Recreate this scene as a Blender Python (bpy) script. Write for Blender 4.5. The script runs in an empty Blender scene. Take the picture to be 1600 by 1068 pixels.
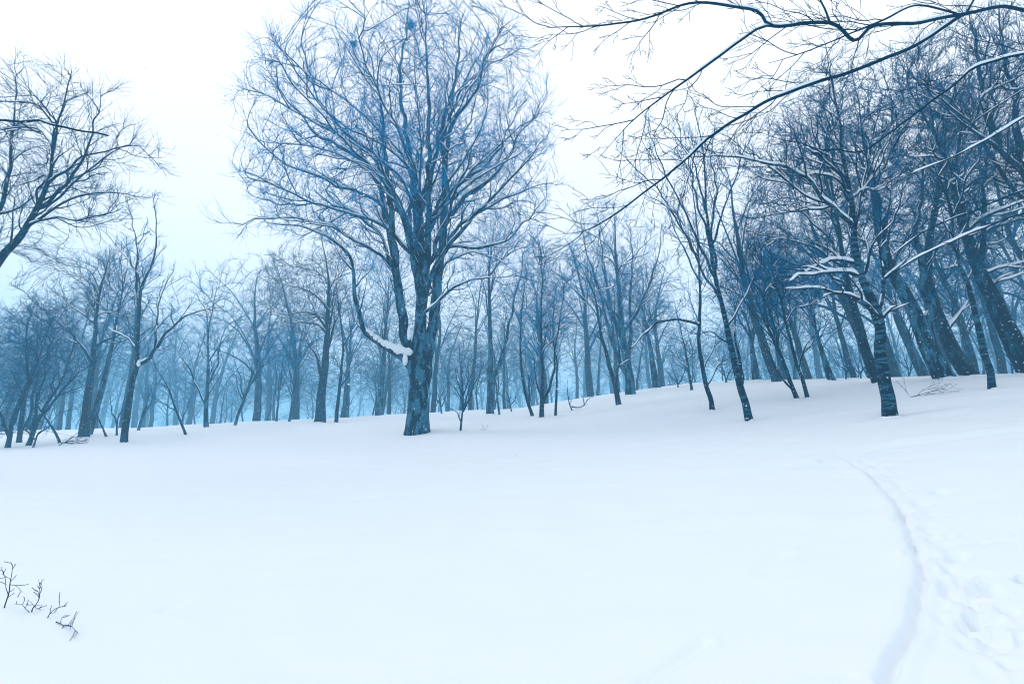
import bpy, math, time
import numpy as np
from mathutils import Vector, noise

T0 = time.time()
SC = bpy.context.scene
COL = SC.collection

# ------------------------------------------------------------------ camera
F = 800.0                      # focal length in pixels of a 1600 px wide frame
PITCH = math.radians(11.0)
EYE = np.array([0.0, 0.0, 1.6])
cam_d = bpy.data.cameras.new('camera')
cam_d.sensor_width = 36.0
cam_d.lens = 36.0 * F / 1600.0
cam_d.clip_start = 0.05
cam_d.clip_end = 3000.0
cam = bpy.data.objects.new('camera', cam_d)
cam.location = EYE
cam.rotation_euler = (math.pi / 2 + PITCH, 0, 0)
COL.objects.link(cam)
SC.camera = cam

# ------------------------------------------------------------------ sky, sun, exposure
SUN_EL, SUN_AZ = math.radians(38), math.radians(-70)
world = bpy.data.worlds.new('World')
SC.world = world
world.use_nodes = True
wn, wl = world.node_tree.nodes, world.node_tree.links
wn.clear()
w_out = wn.new('ShaderNodeOutputWorld')
w_bg = wn.new('ShaderNodeBackground')
w_sky = wn.new('ShaderNodeTexSky')
w_sky.sky_type = 'NISHITA'
w_sky.sun_disc = False
w_sky.sun_elevation = SUN_EL
w_sky.sun_rotation = SUN_AZ
w_sky.air_density = 1.0
w_sky.dust_density = 2.0
w_mix = wn.new('ShaderNodeMixRGB')           # the closed snow-cloud layer in front of the clear sky
w_mix.inputs[0].default_value = 0.90
w_mix.inputs[2].default_value = (11.5, 11.2, 11.2, 1)
w_bg.inputs[1].default_value = 0.10
wl.new(w_sky.outputs[0], w_mix.inputs[1])
wl.new(w_mix.outputs[0], w_bg.inputs[0])
wl.new(w_bg.outputs[0], w_out.inputs[0])

sun_d = bpy.data.lights.new('sun', 'SUN')
sun_d.energy = 0.9
sun_d.angle = math.radians(25)
sun_d.color = (1.0, 0.93, 0.84)
sun = bpy.data.objects.new('sun', sun_d)
sun.rotation_euler = (math.pi / 2 - SUN_EL, 0, math.pi - SUN_AZ)
COL.objects.link(sun)

SC.view_settings.view_transform = 'Standard'
SC.view_settings.look = 'None'
SC.view_settings.exposure = 0.34
SC.view_settings.gamma = 1.0
SC.view_settings.use_curve_mapping = False
SC.render.engine = 'CYCLES'
cy = SC.cycles
cy.max_bounces = 4
cy.diffuse_bounces = 3
cy.glossy_bounces = 1
cy.transmission_bounces = 2
cy.volume_bounces = 2
cy.transparent_max_bounces = 4
cy.use_denoising = True
cy.denoiser = 'OPENIMAGEDENOISE'
SC.render.filter_size = 1.1
cy.pixel_filter_type = 'BLACKMAN_HARRIS'
cy.filter_width = 1.1
cy.use_adaptive_sampling = True
cy.adaptive_threshold = 0.01
cy.caustics_reflective = False
cy.caustics_refractive = False
cy.sample_clamp_indirect = 4.0

HAZE_DENSITY = 0.0052
HAZE_COLOR = (0.32, 0.72, 1.0, 1)

# ------------------------------------------------------------------ helpers
CP, SP = math.cos(PITCH), math.sin(PITCH)
def ray(px, py):
    u, v = (px - 800.0) / F, (534.0 - py) / F
    return np.array([u, CP - v * SP, SP + v * CP])
def P(px, py, Y):
    """the point seen in direction (px, py) that stands Y metres ahead"""
    d = ray(px, py)
    return EYE + d * (Y / d[1])
def px_size(p):
    """metres that one photo pixel covers at point p"""
    q = p - EYE
    return (q[1] * CP + q[2] * SP) / F
def project(p):
    q = p - EYE
    zc = q[1] * CP + q[2] * SP
    vc = -q[1] * SP + q[2] * CP
    return 800 + F * q[0] / zc, 534 - F * vc / zc

def softcap(t, c, k):
    return c - np.logaddexp(0.0, (c - t) / k) * k
def softplus(t, k):
    return np.logaddexp(0.0, t / k) * k
def smooth(a, b, t):
    t = np.clip((t - a) / (b - a), 0, 1)
    return t * t * (3 - 2 * t)

def ground_base(x, y):
    x = np.asarray(x, float); y = np.asarray(y, float)
    yy = -softcap(-softcap(y, 42.0, 5.0), 30.0, 6.0)
    xr = softcap(softplus(x, 1.2), 13.2, 1.0)
    xl = -softcap(softplus(-x, 1.2), 40.0, 4.0)
    z = 0.112 * yy + 0.152 * xr + 0.048 * xl - 0.13
    z = z + 0.07 * np.sin(0.31 * x + 0.22 * y + 1.0) * np.sin(0.17 * y - 0.12 * x) * smooth(4, 12, np.hypot(x, y))
    z = z + 0.05 * np.sin(0.9 * x + 0.35 * y) * np.sin(0.55 * y + 0.2 * x + 2.0) * smooth(6, 16, np.hypot(x, y))
    return z
def gz(x, y):
    return float(ground_base(x, y))
def ground_hit(px, py, far=60.0):
    d = ray(px, py)
    t = 1.5
    prev = None
    while t < far:
        p = EYE + d * t
        h = p[2] - gz(p[0], p[1])
        if h < 0:
            lo, hi = t - 0.1, t
            for _ in range(20):
                m = (lo + hi) / 2
                q = EYE + d * m
                if q[2] - gz(q[0], q[1]) < 0: hi = m
                else: lo = m
            return EYE + d * hi
        t += 0.1
    return None

# ------------------------------------------------------------------ materials
def new_mat(name):
    m = bpy.data.materials.new(name)
    m.use_nodes = True
    m.node_tree.nodes.clear()
    return m, m.node_tree.nodes, m.node_tree.links
def ramp(n, stops):
    r = n.new('ShaderNodeValToRGB')
    e = r.color_ramp.elements
    e[0].position, e[0].color = stops[0][0], stops[0][1]
    e[1].position, e[1].color = stops[-1][0], stops[-1][1]
    for p, c in stops[1:-1]:
        k = e.new(p); k.color = c
    return r
SNOW_RGB = (0.76, 0.79, 0.825, 1)

def bark_material(name, dark, light, light_amount, speck, top, scale=1.0, bands=False):
    m, n, l = new_mat(name)
    out = n.new('ShaderNodeOutputMaterial')
    b = n.new('ShaderNodeBsdfPrincipled')
    b.inputs['Roughness'].default_value = 0.9
    b.inputs['Specular IOR Level'].default_value = 0.15
    tc = n.new('ShaderNodeTexCoord')
    mp = n.new('ShaderNodeMapping')
    mp.inputs['Scale'].default_value = (1, 1, 0.35) if not bands else (0.5, 0.5, 2.6)
    l.new(tc.outputs['Object'], mp.inputs[0])
    n1 = n.new('ShaderNodeTexNoise'); n1.inputs['Scale'].default_value = 4.5 * scale; n1.inputs['Detail'].default_value = 6; n1.inputs['Roughness'].default_value = 0.65
    l.new(mp.outputs[0], n1.inputs['Vector'])
    r1 = ramp(n, [(0.53 - light_amount * 0.2, dark), (0.62 - light_amount * 0.2, light)])
    l.new(n1.outputs['Fac'], r1.inputs[0])
    n2 = n.new('ShaderNodeTexNoise'); n2.inputs['Scale'].default_value = 34 * scale; n2.inputs['Detail'].default_value = 4
    l.new(mp.outputs[0], n2.inputs['Vector'])
    mul = n.new('ShaderNodeMixRGB'); mul.blend_type = 'MULTIPLY'; mul.inputs[0].default_value = 0.8
    r2 = ramp(n, [(0.3, (0.45, 0.45, 0.45, 1)), (0.65, (1.35, 1.35, 1.35, 1))])
    l.new(n2.outputs['Fac'], r2.inputs[0]); l.new(r1.outputs[0], mul.inputs[1]); l.new(r2.outputs[0], mul.inputs[2])
    # snow blown into the bark: small specks
    n3 = n.new('ShaderNodeTexNoise'); n3.inputs['Scale'].default_value = 17 * scale; n3.inputs['Detail'].default_value = 3
    l.new(tc.outputs['Object'], n3.inputs['Vector'])
    r3 = ramp(n, [(speck, (0, 0, 0, 1)), (speck + 0.035, (1, 1, 1, 1))])
    l.new(n3.outputs['Fac'], r3.inputs[0])
    # snow lying on upper faces
    geo = n.new('ShaderNodeNewGeometry')
    sep = n.new('ShaderNodeSeparateXYZ'); l.new(geo.outputs['Normal'], sep.inputs[0])
    n4 = n.new('ShaderNodeTexNoise'); n4.inputs['Scale'].default_value = 2.3; n4.inputs['Detail'].default_value = 2
    l.new(tc.outputs['Object'], n4.inputs['Vector'])
    ma = n.new('ShaderNodeMath'); ma.operation = 'MULTIPLY_ADD'; ma.inputs[1].default_value = 0.55; ma.inputs[2].default_value = -0.27
    l.new(n4.outputs['Fac'], ma.inputs[0])
    ad = n.new('ShaderNodeMath'); ad.operation = 'ADD'; l.new(sep.outputs[2], ad.inputs[0]); l.new(ma.outputs[0], ad.inputs[1])
    r4 = ramp(n, [(top, (0, 0, 0, 1)), (min(top + 0.12, 1.0), (1, 1, 1, 1))])
    l.new(ad.outputs[0], r4.inputs[0])
    mx = n.new('ShaderNodeMath'); mx.operation = 'MAXIMUM'; l.new(r3.outputs[0], mx.inputs[0]); l.new(r4.outputs[0], mx.inputs[1])
    fin = n.new('ShaderNodeMixRGB'); l.new(mx.outputs[0], fin.inputs[0]); l.new(mul.outputs[0], fin.inputs[1]); fin.inputs[2].default_value = SNOW_RGB
    l.new(fin.outputs[0], b.inputs['Base Color'])
    bp = n.new('ShaderNodeBump'); bp.inputs['Strength'].default_value = 0.6; bp.inputs['Distance'].default_value = 0.03
    l.new(n2.outputs['Fac'], bp.inputs['Height']); l.new(bp.outputs[0], b.inputs['Normal'])
    l.new(b.outputs[0], out.inputs[0])
    return m

def twig_material(name, col, top):
    m, n, l = new_mat(name)
    out = n.new('ShaderNodeOutputMaterial')
    b = n.new('ShaderNodeBsdfDiffuse')
    geo = n.new('ShaderNodeNewGeometry')
    sep = n.new('ShaderNodeSeparateXYZ'); l.new(geo.outputs['Normal'], sep.inputs[0])
    tc = n.new('ShaderNodeTexCoord')
    n4 = n.new('ShaderNodeTexNoise'); n4.inputs['Scale'].default_value = 0.9; n4.inputs['Detail'].default_value = 3
    l.new(tc.outputs['Object'], n4.inputs['Vector'])
    ma = n.new('ShaderNodeMath'); ma.operation = 'MULTIPLY_ADD'; ma.inputs[1].default_value = 0.6; ma.inputs[2].default_value = -0.3
    l.new(n4.outputs['Fac'], ma.inputs[0])
    ad = n.new('ShaderNodeMath'); ad.operation = 'ADD'; l.new(sep.outputs[2], ad.inputs[0]); l.new(ma.outputs[0], ad.inputs[1])
    r4 = ramp(n, [(top, (0, 0, 0, 1)), (min(1.0, top + 0.15), (1, 1, 1, 1))])
    l.new(ad.outputs[0], r4.inputs[0])
    fin = n.new('ShaderNodeMixRGB'); l.new(r4.outputs[0], fin.inputs[0]); fin.inputs[1].default_value = col; fin.inputs[2].default_value = SNOW_RGB
    l.new(fin.outputs[0], b.inputs[0])
    l.new(b.outputs[0], out.inputs[0])
    return m

def snow_material(name, bump, scale, rgb=SNOW_RGB):
    m, n, l = new_mat(name)
    out = n.new('ShaderNodeOutputMaterial')
    b = n.new('ShaderNodeBsdfPrincipled')
    b.inputs['Base Color'].default_value = rgb
    b.inputs['Roughness'].default_value = 0.75
    b.inputs['Specular IOR Level'].default_value = 0.2
    tc = n.new('ShaderNodeTexCoord')
    n1 = n.new('ShaderNodeTexNoise'); n1.inputs['Scale'].default_value = scale; n1.inputs['Detail'].default_value = 8; n1.inputs['Roughness'].default_value = 0.6
    l.new(tc.outputs['Object'], n1.inputs['Vector'])
    bp = n.new('ShaderNodeBump'); bp.inputs['Strength'].default_value = bump; bp.inputs['Distance'].default_value = 0.05
    l.new(n1.outputs['Fac'], bp.inputs['Height']); l.new(bp.outputs[0], b.inputs['Normal'])
    l.new(b.outputs[0], out.inputs[0])
    return m

MAT = {
    'beech': bark_material('beech_bark', (0.0, 0.021, 0.048, 1), (0.03, 0.15, 0.24, 1), 0.3, 0.68, 0.80),
    'dark': bark_material('dark_bark', (0.0, 0.020, 0.046, 1), (0.004, 0.072, 0.125, 1), 0.1, 0.672, 0.78),
    'band': bark_material('banded_bark', (0.0, 0.020, 0.046, 1), (0.025, 0.13, 0.20, 1), 0.15, 0.68, 0.80, 1.2, True),
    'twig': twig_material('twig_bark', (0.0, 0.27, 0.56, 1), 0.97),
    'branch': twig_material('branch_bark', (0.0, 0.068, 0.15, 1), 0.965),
    'branch_dark': twig_material('dark_branch_bark', (0.0, 0.034, 0.074, 1), 0.95),
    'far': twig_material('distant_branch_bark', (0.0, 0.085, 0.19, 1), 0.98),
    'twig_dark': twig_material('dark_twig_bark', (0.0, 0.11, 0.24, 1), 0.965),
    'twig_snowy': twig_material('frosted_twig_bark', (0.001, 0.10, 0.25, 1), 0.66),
    'snow': snow_material('branch_snow', 0.15, 9.0),
    'ground': snow_material('ground_snow', 0.10, 3.5),
}

# ------------------------------------------------------------------ mesh building
def mesh_from(name, V, Q, smooth_shade=True):
    """V (n,3) vertices, Q (m,4) quads"""
    me = bpy.data.meshes.new(name)
    V = np.ascontiguousarray(V, np.float32); Q = np.ascontiguousarray(Q, np.int32)
    k = Q.shape[1]
    me.vertices.add(len(V)); me.vertices.foreach_set('co', V.ravel())
    me.loops.add(Q.size); me.loops.foreach_set('vertex_index', Q.ravel())
    me.polygons.add(len(Q))
    me.polygons.foreach_set('loop_start', np.arange(0, Q.size, k, dtype=np.int32))
    if smooth_shade:
        me.polygons.foreach_set('use_smooth', np.ones(len(Q), bool))
    me.update(calc_edges=True)
    return me

TRI = [0]
def obj_from(name, V, Q, mat, parent=None, origin=None):
    if origin is not None:
        V = V - origin
    me = mesh_from(name, V, Q)
    TRI[0] += len(Q) * (Q.shape[1] - 2)
    me.materials.append(MAT[mat])
    o = bpy.data.objects.new(name, me)
    COL.objects.link(o)
    if parent is not None:
        o.parent = parent
    elif origin is not None:
        o.location = origin
    return o

def unit(v):
    return v / np.maximum(np.linalg.norm(v, axis=-1, keepdims=True), 1e-9)

def frames(Pn, C):
    n = len(Pn)
    same = np.zeros(n, bool); same[1:] = C[1:] == C[:-1]
    nxt = np.zeros(n, bool); nxt[:-1] = same[1:]
    a = Pn.copy(); b = Pn.copy()
    idx = np.arange(n)
    a[same] = Pn[idx[same] - 1]
    b[nxt] = Pn[idx[nxt] + 1]
    return unit(b - a), same

def tubes(Pn, R, C, sides, flute=0.0, rng=None):
    """tubes round the polylines: Pn (n,3) points, R (n) radii, C (n) polyline ids"""
    t, same = frames(Pn, C)
    n = len(Pn)
    # one reference axis for each polyline
    first = np.flatnonzero(~same)
    cid = np.cumsum(~same) - 1
    mean = unit(np.add.reduceat(t, first, axis=0))
    ax = np.eye(3)[np.argmin(np.abs(mean), axis=1)]
    ref = ax[cid]
    u = unit(np.cross(t, ref)); v = np.cross(t, u)
    th = np.arange(sides) * (2 * math.pi / sides)
    rr = R[:, None] * np.ones(sides)
    if flute > 0:
        s = np.concatenate([[0], np.cumsum(np.linalg.norm(np.diff(Pn, axis=0), axis=1))])
        rr = rr * (1 + flute * (np.sin(3 * th[None] + 0.5 * s[:, None] + 1.0) * 0.6 + np.sin(5 * th[None] - 0.8 * s[:, None]) * 0.5 + 0.4 * np.sin(2 * th[None] + 1.7 * s[:, None])))
    V = Pn[:, None] + rr[:, :, None] * (np.cos(th)[None, :, None] * u[:, None] + np.sin(th)[None, :, None] * v[:, None])
    i1 = np.flatnonzero(same); i0 = i1 - 1
    k = np.arange(sides); k2 = (k + 1) % sides
    Q = np.stack([i0[:, None] * sides + k, i1[:, None] * sides + k, i1[:, None] * sides + k2, i0[:, None] * sides + k2], -1)
    return V.reshape(-1, 3), Q.reshape(-1, 4)

class Parts:
    def __init__(s): s.v = []; s.q = []; s.n = 0
    def add(s, V, Q):
        s.v.append(V); s.q.append(Q + s.n); s.n += len(V)
    def get(s): return np.concatenate(s.v), np.concatenate(s.q)

def catmull(pts, step):
    pts = np.asarray(pts, float)
    if len(pts) == 2:
        n = max(2, int(round(np.linalg.norm(pts[1] - pts[0]) / step)) + 1)
        return pts[0] + (pts[1] - pts[0]) * np.linspace(0, 1, n)[:, None]
    e = np.vstack([2 * pts[0] - pts[1], pts, 2 * pts[-1] - pts[-2]])
    out = []
    for i in range(1, len(e) - 2):
        p0, p1, p2, p3 = e[i - 1], e[i], e[i + 1], e[i + 2]
        n = max(1, int(round(np.linalg.norm(p2 - p1) / step)))
        t = (np.arange(n) / n)[:, None]
        out.append(0.5 * (2 * p1 + (p2 - p0) * t + (2 * p0 - 5 * p1 + 4 * p2 - p3) * t ** 2 + (3 * p1 - p0 - 3 * p2 + p3) * t ** 3))
    out.append(pts[-1:])
    return np.vstack(out)

# ------------------------------------------------------------------ tree growth
class Skeleton:
    def __init__(s, rng, step):
        s.rng = rng; s.step = step
        s.pos = []; s.par = []; s.sr = []
    def nearest(s, p):
        A = np.array(s.pos)
        return int(np.argmin(((A - p) ** 2).sum(1)))
    def path(s, pts, r0, r1, attach=True, wob=0.4, power=1.1, start=None):
        pts = catmull(pts, s.step)
        n = len(pts)
        t = np.linspace(0, 1, n)
        rad = r1 + (r0 - r1) * (1 - t) ** power
        j = s.rng.normal(0, 1, (n, 3))
        for _ in range(2):
            j = 0.5 * j + 0.25 * (np.roll(j, 1, 0) + np.roll(j, -1, 0))
        j = j * min(s.step * wob * 0.8, 0.07)
        j[0] = 0
        pts = pts + j
        if attach and s.pos:
            pa = s.nearest(pts[0]) if start is None else start
            idx = [pa]; k0 = 1
            shift = np.array(s.pos[pa]) - pts[0]
            fade = np.clip(1 - t * 3, 0, 1)[:, None]
            pts = pts + shift * fade
        else:
            pa = -1; idx = []; k0 = 0
        for i in range(k0, n):
            s.pos.append(pts[i]); s.par.append(pa); s.sr.append(rad[i])
            pa = len(s.pos) - 1; idx.append(pa)
        return idx
    def sprout(s, idx, f0, f1, gap, ang, length, levels, rs, up=0.3, flat=0.0, tip_short=0.45, bend=0.35):
        """side branches along the path idx"""
        rng = s.rng
        A = np.array([s.pos[i] for i in idx])
        if len(A) < 3: return
        seg = np.linalg.norm(np.diff(A, axis=0), axis=1)
        L = np.concatenate([[0], np.cumsum(seg)])
        d = f0 * L[-1]
        side = rng.choice([-1.0, 1.0])
        while d < f1 * L[-1]:
            k = min(len(A) - 2, max(1, int(np.searchsorted(L, d))))
            t = unit(A[k + 1] - A[k - 1]) if k + 1 < len(A) else unit(A[k] - A[k - 1])
            rnd = rng.normal(0, 1, 3)
            if flat > 0:
                hz = unit(np.cross(t, [0, 1, 0])) * side
                rnd = rnd * (1 - flat) + hz * 2.0 * flat
            o = unit(rnd - t * rnd.dot(t))
            a = ang * rng.uniform(0.7, 1.3)
            dr = unit(t * math.cos(a) + o * math.sin(a) + np.array([0, 0, up * 0.4]))
            ln = length * rng.uniform(0.55, 1.25) * (1 - (1 - tip_short) * d / L[-1])
            p0 = A[k]
            b1 = unit(dr + rng.normal(0, bend * 0.5, 3) + np.array([0, 0, up * 0.5]))
            b2 = unit(b1 + rng.normal(0, bend * 0.5, 3) + np.array([0, 0, up * 0.5]))
            pts = [p0, p0 + dr * ln * 0.35, p0 + dr * ln * 0.35 + b1 * ln * 0.35, p0 + dr * ln * 0.35 + b1 * ln * 0.35 + b2 * ln * 0.3]
            r0 = min(s.sr[idx[k]] * 0.62, rs * (0.5 + ln / length))
            ni = s.path(pts, max(r0, 0.003), 0.0025, start=idx[k])
            if levels > 1 and ln > 0.12:
                s.sprout(ni, 0.25, 0.98, max(gap * 0.75, 0.05), ang, ln * 0.5, levels - 1, rs * 0.55, up, flat, tip_short, bend)
            side = -side
            d += gap * rng.uniform(0.6, 1.5)

    def colonize(s, att, D, di, dk, iters=140, trop=0.12, jit=0.22, inertia=0.45, from_spec=True, maxn=26000):
        rng = s.rng
        n0 = len(s.pos)
        pos = np.zeros((maxn + 4000, 3), np.float32); par = np.full(maxn + 4000, -1, np.int32)
        pos[:n0] = np.array(s.pos); par[:n0] = s.par
        dirs = np.zeros_like(pos)
        for i in range(n0):
            if par[i] >= 0: dirs[i] = pos[i] - pos[par[i]]
        dirs[:n0] = unit(dirs[:n0])
        sr = np.array(s.sr)
        cc = np.zeros(maxn + 4000, np.int32)
        for i in range(n0):
            if par[i] >= 0: cc[par[i]] += 1
        att = np.asarray(att, np.float32)
        nd = np.full(len(att), 1e9, np.float32); ni = np.zeros(len(att), np.int32)
        def upd(lo, hi):
            for c in range(lo, hi, 1500):
                e = min(hi, c + 1500)
                m = ((att ** 2).sum(1)[:, None] + (pos[c:e] ** 2).sum(1)[None] - 2 * att @ pos[c:e].T)
                j = m.argmin(1); dm = np.sqrt(np.maximum(m[np.arange(len(att)), j], 0))
                w = dm < nd
                nd[w] = dm[w]; ni[w] = j[w] + c
        # the lowest part of the trunk does not branch
        upd(s.free_from, n0)
        n = n0
        up = np.array([0, 0, 1.0])
        for it in range(iters):
            a = np.flatnonzero((nd < di) & (cc[ni] < 3))
            if len(a) == 0 or n > maxn: break
            vec = unit(att[a] - pos[ni[a]])
            u, inv = np.unique(ni[a], return_inverse=True)
            g = np.zeros((len(u), 3)); np.add.at(g, inv, vec)
            g = unit(unit(g) + trop * up + inertia * dirs[u] + rng.normal(0, jit, (len(u), 3)))
            k = len(u)
            pos[n:n + k] = pos[u] + g * D
            par[n:n + k] = u; dirs[n:n + k] = g; cc[u] += 1
            upd(n, n + k)
            n += k
            keep = nd > dk
            att = att[keep]; nd = nd[keep]; ni = ni[keep]
            if len(att) == 0: break
        for i in range(n0, n):
            s.pos.append(pos[i].astype(float)); s.par.append(int(par[i])); s.sr.append(0.0)

    free_from = 0

def gather(sk, tip=0.0055, expo=2.1, smooth_pass=1):
    n = len(sk.pos)
    pos = np.array(sk.pos, float); par = np.array(sk.par); sr = np.array(sk.sr)
    acc = np.zeros(n); kids = [[] for _ in range(n)]
    parl = par.tolist()
    for i in range(n):
        if parl[i] >= 0: kids[parl[i]].append(i)
    te = tip ** expo
    for i in range(n - 1, -1, -1):
        if not kids[i]: acc[i] += te
        if parl[i] >= 0: acc[parl[i]] += acc[i]
    r = acc ** (1 / expo)
    for i in range(n):
        if sr[i] > 0: r[i] = sr[i] if sr[i] > 0.02 else max(sr[i], min(r[i], 0.02))
        elif parl[i] >= 0: r[i] = min(r[i], 0.82 * r[parl[i]] if len(kids[parl[i]]) > 1 else r[parl[i]])
    main = np.full(n, -1)
    for i in range(n):
        if kids[i]:
            sp = [c for c in kids[i] if sr[c] > 0]
            pool = sp if (sp and sr[i] > 0) else kids[i]
            main[i] = max(pool, key=lambda c: r[c])
    if smooth_pass:
        ok = (par >= 0) & (main >= 0) & (sr == 0)
        for _ in range(smooth_pass):
            q = pos.copy()
            i = np.flatnonzero(ok)
            q[i] = 0.5 * pos[i] + 0.25 * pos[par[i]] + 0.25 * pos[main[i]]
            pos = q
    chains = []
    for i in range(n):
        if par[i] < 0 or main[par[i]] != i:
            c = [i] if par[i] < 0 else [parl[i], i]
            j = i
            while main[j] >= 0:
                j = int(main[j]); c.append(j)
            if len(c) > 1: chains.append(c)
    return pos, r, par, kids, chains

def chain_arrays(pos, r, chains):
    Pn = np.concatenate([pos[c] for c in chains])
    R = []
    for c in chains:
        rr = r[c].copy()
        if len(rr) > 1: rr[0] = min(rr[0], rr[1] * 1.25)
        R.append(rr)
    C = np.repeat(np.arange(len(chains)), [len(c) for c in chains])
    return Pn, np.concatenate(R), C

def make_twigs(pos, r, par, rng, rmax, count, length, rad, up=0.15):
    """fine twigs on all thin wood, two short segments each with a side shoot"""
    ok = np.flatnonzero((r < rmax) & (par >= 0))
    if len(ok) == 0 or count <= 0: return None
    k = rng.poisson(count, len(ok))
    src = np.repeat(ok, k)
    n = len(src)
    if n == 0: return None
    d = unit(pos[src] - pos[par[src]])
    L = length * rng.uniform(0.4, 1.3, n)[:, None]
    upv = np.array([0, 0, 1.0])
    d0 = unit(d + rng.normal(0, 0.42, (n, 3)) + up * upv)
    d1 = unit(d0 + rng.normal(0, 0.18, (n, 3)) + up * upv)
    a = pos[src]; b = a + d0 * L * 0.5; c = b + d1 * L * 0.5
    s0 = unit(d0 + rng.normal(0, 0.5, (n, 3)) + up * upv)
    e = b + s0 * L * 0.42
    P1 = np.stack([a, b, c], 1).reshape(-1, 3); R1 = np.tile([rad, rad * 0.8, rad * 0.45], n)
    P2 = np.stack([b, e], 1).reshape(-1, 3); R2 = np.tile([rad * 0.75, rad * 0.4], n)
    C1 = np.repeat(np.arange(n), 3); C2 = np.repeat(np.arange(n), 2)
    return (P1, R1, C1), (P2, R2, C2)

def snow_strips(pos, r, par, chains, rng, rmin, amount, cover):
    """snow lying along the upper side of the wood: a low rounded ridge, thicker on level limbs"""
    sel = []
    for c in chains:
        c2 = [i for i in c if r[i] > rmin]
        if len(c2) >= 3: sel.append(c2)
    if not sel: return None
    Pn = np.concatenate([pos[c] for c in sel]); R = np.concatenate([r[c] for c in sel])
    C = np.repeat(np.arange(len(sel)), [len(c) for c in sel])
    t, same = frames(Pn, C)
    up = np.array([0, 0, 1.0])
    u = unit(up - t * t[:, 2:3]); s = np.cross(t, u)
    lev = np.clip((0.97 - np.abs(t[:, 2])) / 0.42, 0, 1)
    ph = np.array([noise.noise(Vector(p * 1.1)) for p in Pn])
    gate = np.clip((ph + cover) * 3.0, 0, 1) * (0.75 + 0.5 * rng.random(len(Pn)))
    a = lev * gate
    last = np.zeros(len(Pn), bool); last[:-1] = ~same[1:]; last[-1] = True
    a[~same] *= 0.6; a[last] = 0
    k = 6
    th = np.arange(k) * 2 * math.pi / k
    hw = R * np.minimum(0.76, 0.55 + 0.25 * a) * np.where(a > 0.02, 1, 0.3)
    h = (np.minimum(R, 0.09) * 0.8 + 0.022) * amount * a
    cen = Pn + u * (R * 0.62 * np.where(a > 0.02, 1, 0.2))[:, None]
    V = cen[:, None] + s[:, None] * (hw[:, None] * np.cos(th))[:, :, None] + u[:, None] * ((h[:, None] + 0.3 * R[:, None]) * np.where(np.sin(th) > 0, np.sin(th), 0.25 * np.sin(th)))[:, :, None] * np.where(a > 0.02, 1, 0.3)[:, None, None]
    i1 = np.flatnonzero(same); i0 = i1 - 1
    kk = np.arange(k); k2 = (kk + 1) % k
    Q = np.stack([i0[:, None] * k + kk, i1[:, None] * k + kk, i1[:, None] * k + k2, i0[:, None] * k + k2], -1).reshape(-1, 4)
    return V.reshape(-1, 3), Q

def blob(center, rx, ry, rz, rng, nu=8, nv=6):
    """a small rounded lump of snow"""
    th = np.linspace(0, math.pi, nv + 1)[:, None]; ph = (np.arange(nu) * 2 * math.pi / nu)[None]
    w = 1 + rng.normal(0, 0.06, (nv + 1, nu)); w[0] = w[0, 0]; w[-1] = w[-1, 0]
    x = rx * np.sin(th) * np.cos(ph) * w; y = ry * np.sin(th) * np.sin(ph) * w; z = rz * np.cos(th) * np.ones_like(ph) * w
    k = np.where(z > 0, 1 - 0.3 * (z / rz).clip(0, 1.2), 1)
    V = np.stack([x * k, y * k, z], -1).reshape(-1, 3) + center
    q = []
    for i in range(nv):
        for j in range(nu):
            a = i * nu + j; b = i * nu + (j + 1) % nu
            q.append((a, a + nu, b + nu, b))
    return V, np.array(q)

def ellipsoid_points(rng, crowns, Y, n, gap=0.0, shell=0.5):
    """growth points filling the crown volumes; gap > 0 thins them by a soft 3D noise"""
    out = []
    vols = []
    for c in crowns:
        cx, cy, rx, ry = c[:4]
        df = c[4] if len(c) > 4 else 1.0; dy = c[5] if len(c) > 5 else 0.0; w = c[6] if len(c) > 6 else 1.0
        p = P(cx, cy, Y + dy); m = px_size(p)
        vols.append((p, np.array([rx * m, rx * m * df, ry * m]), w))
    wt = np.array([v[1].prod() ** 0.8 * v[2] for v in vols]); wt /= wt.sum()
    for (p, R, w), f in zip(vols, wt):
        k = int(n * f * (1.6 if gap > 0 else 1.0)) + 1
        d = unit(rng.normal(0, 1, (k, 3)))
        rad = rng.random(k) ** (1 / 3.0 * (1 - shell * 0.5))
        q = p + d * rad[:, None] * R
        if gap > 0:
            v = np.array([noise.noise(Vector(x * 0.55) + Vector((p[0], 3.1, 0))) for x in q])
            q = q[v + rng.normal(0, 0.15, k) > -0.12 * (1 - gap) - 0.05]
        out.append(q)
    return np.concatenate(out)

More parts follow.
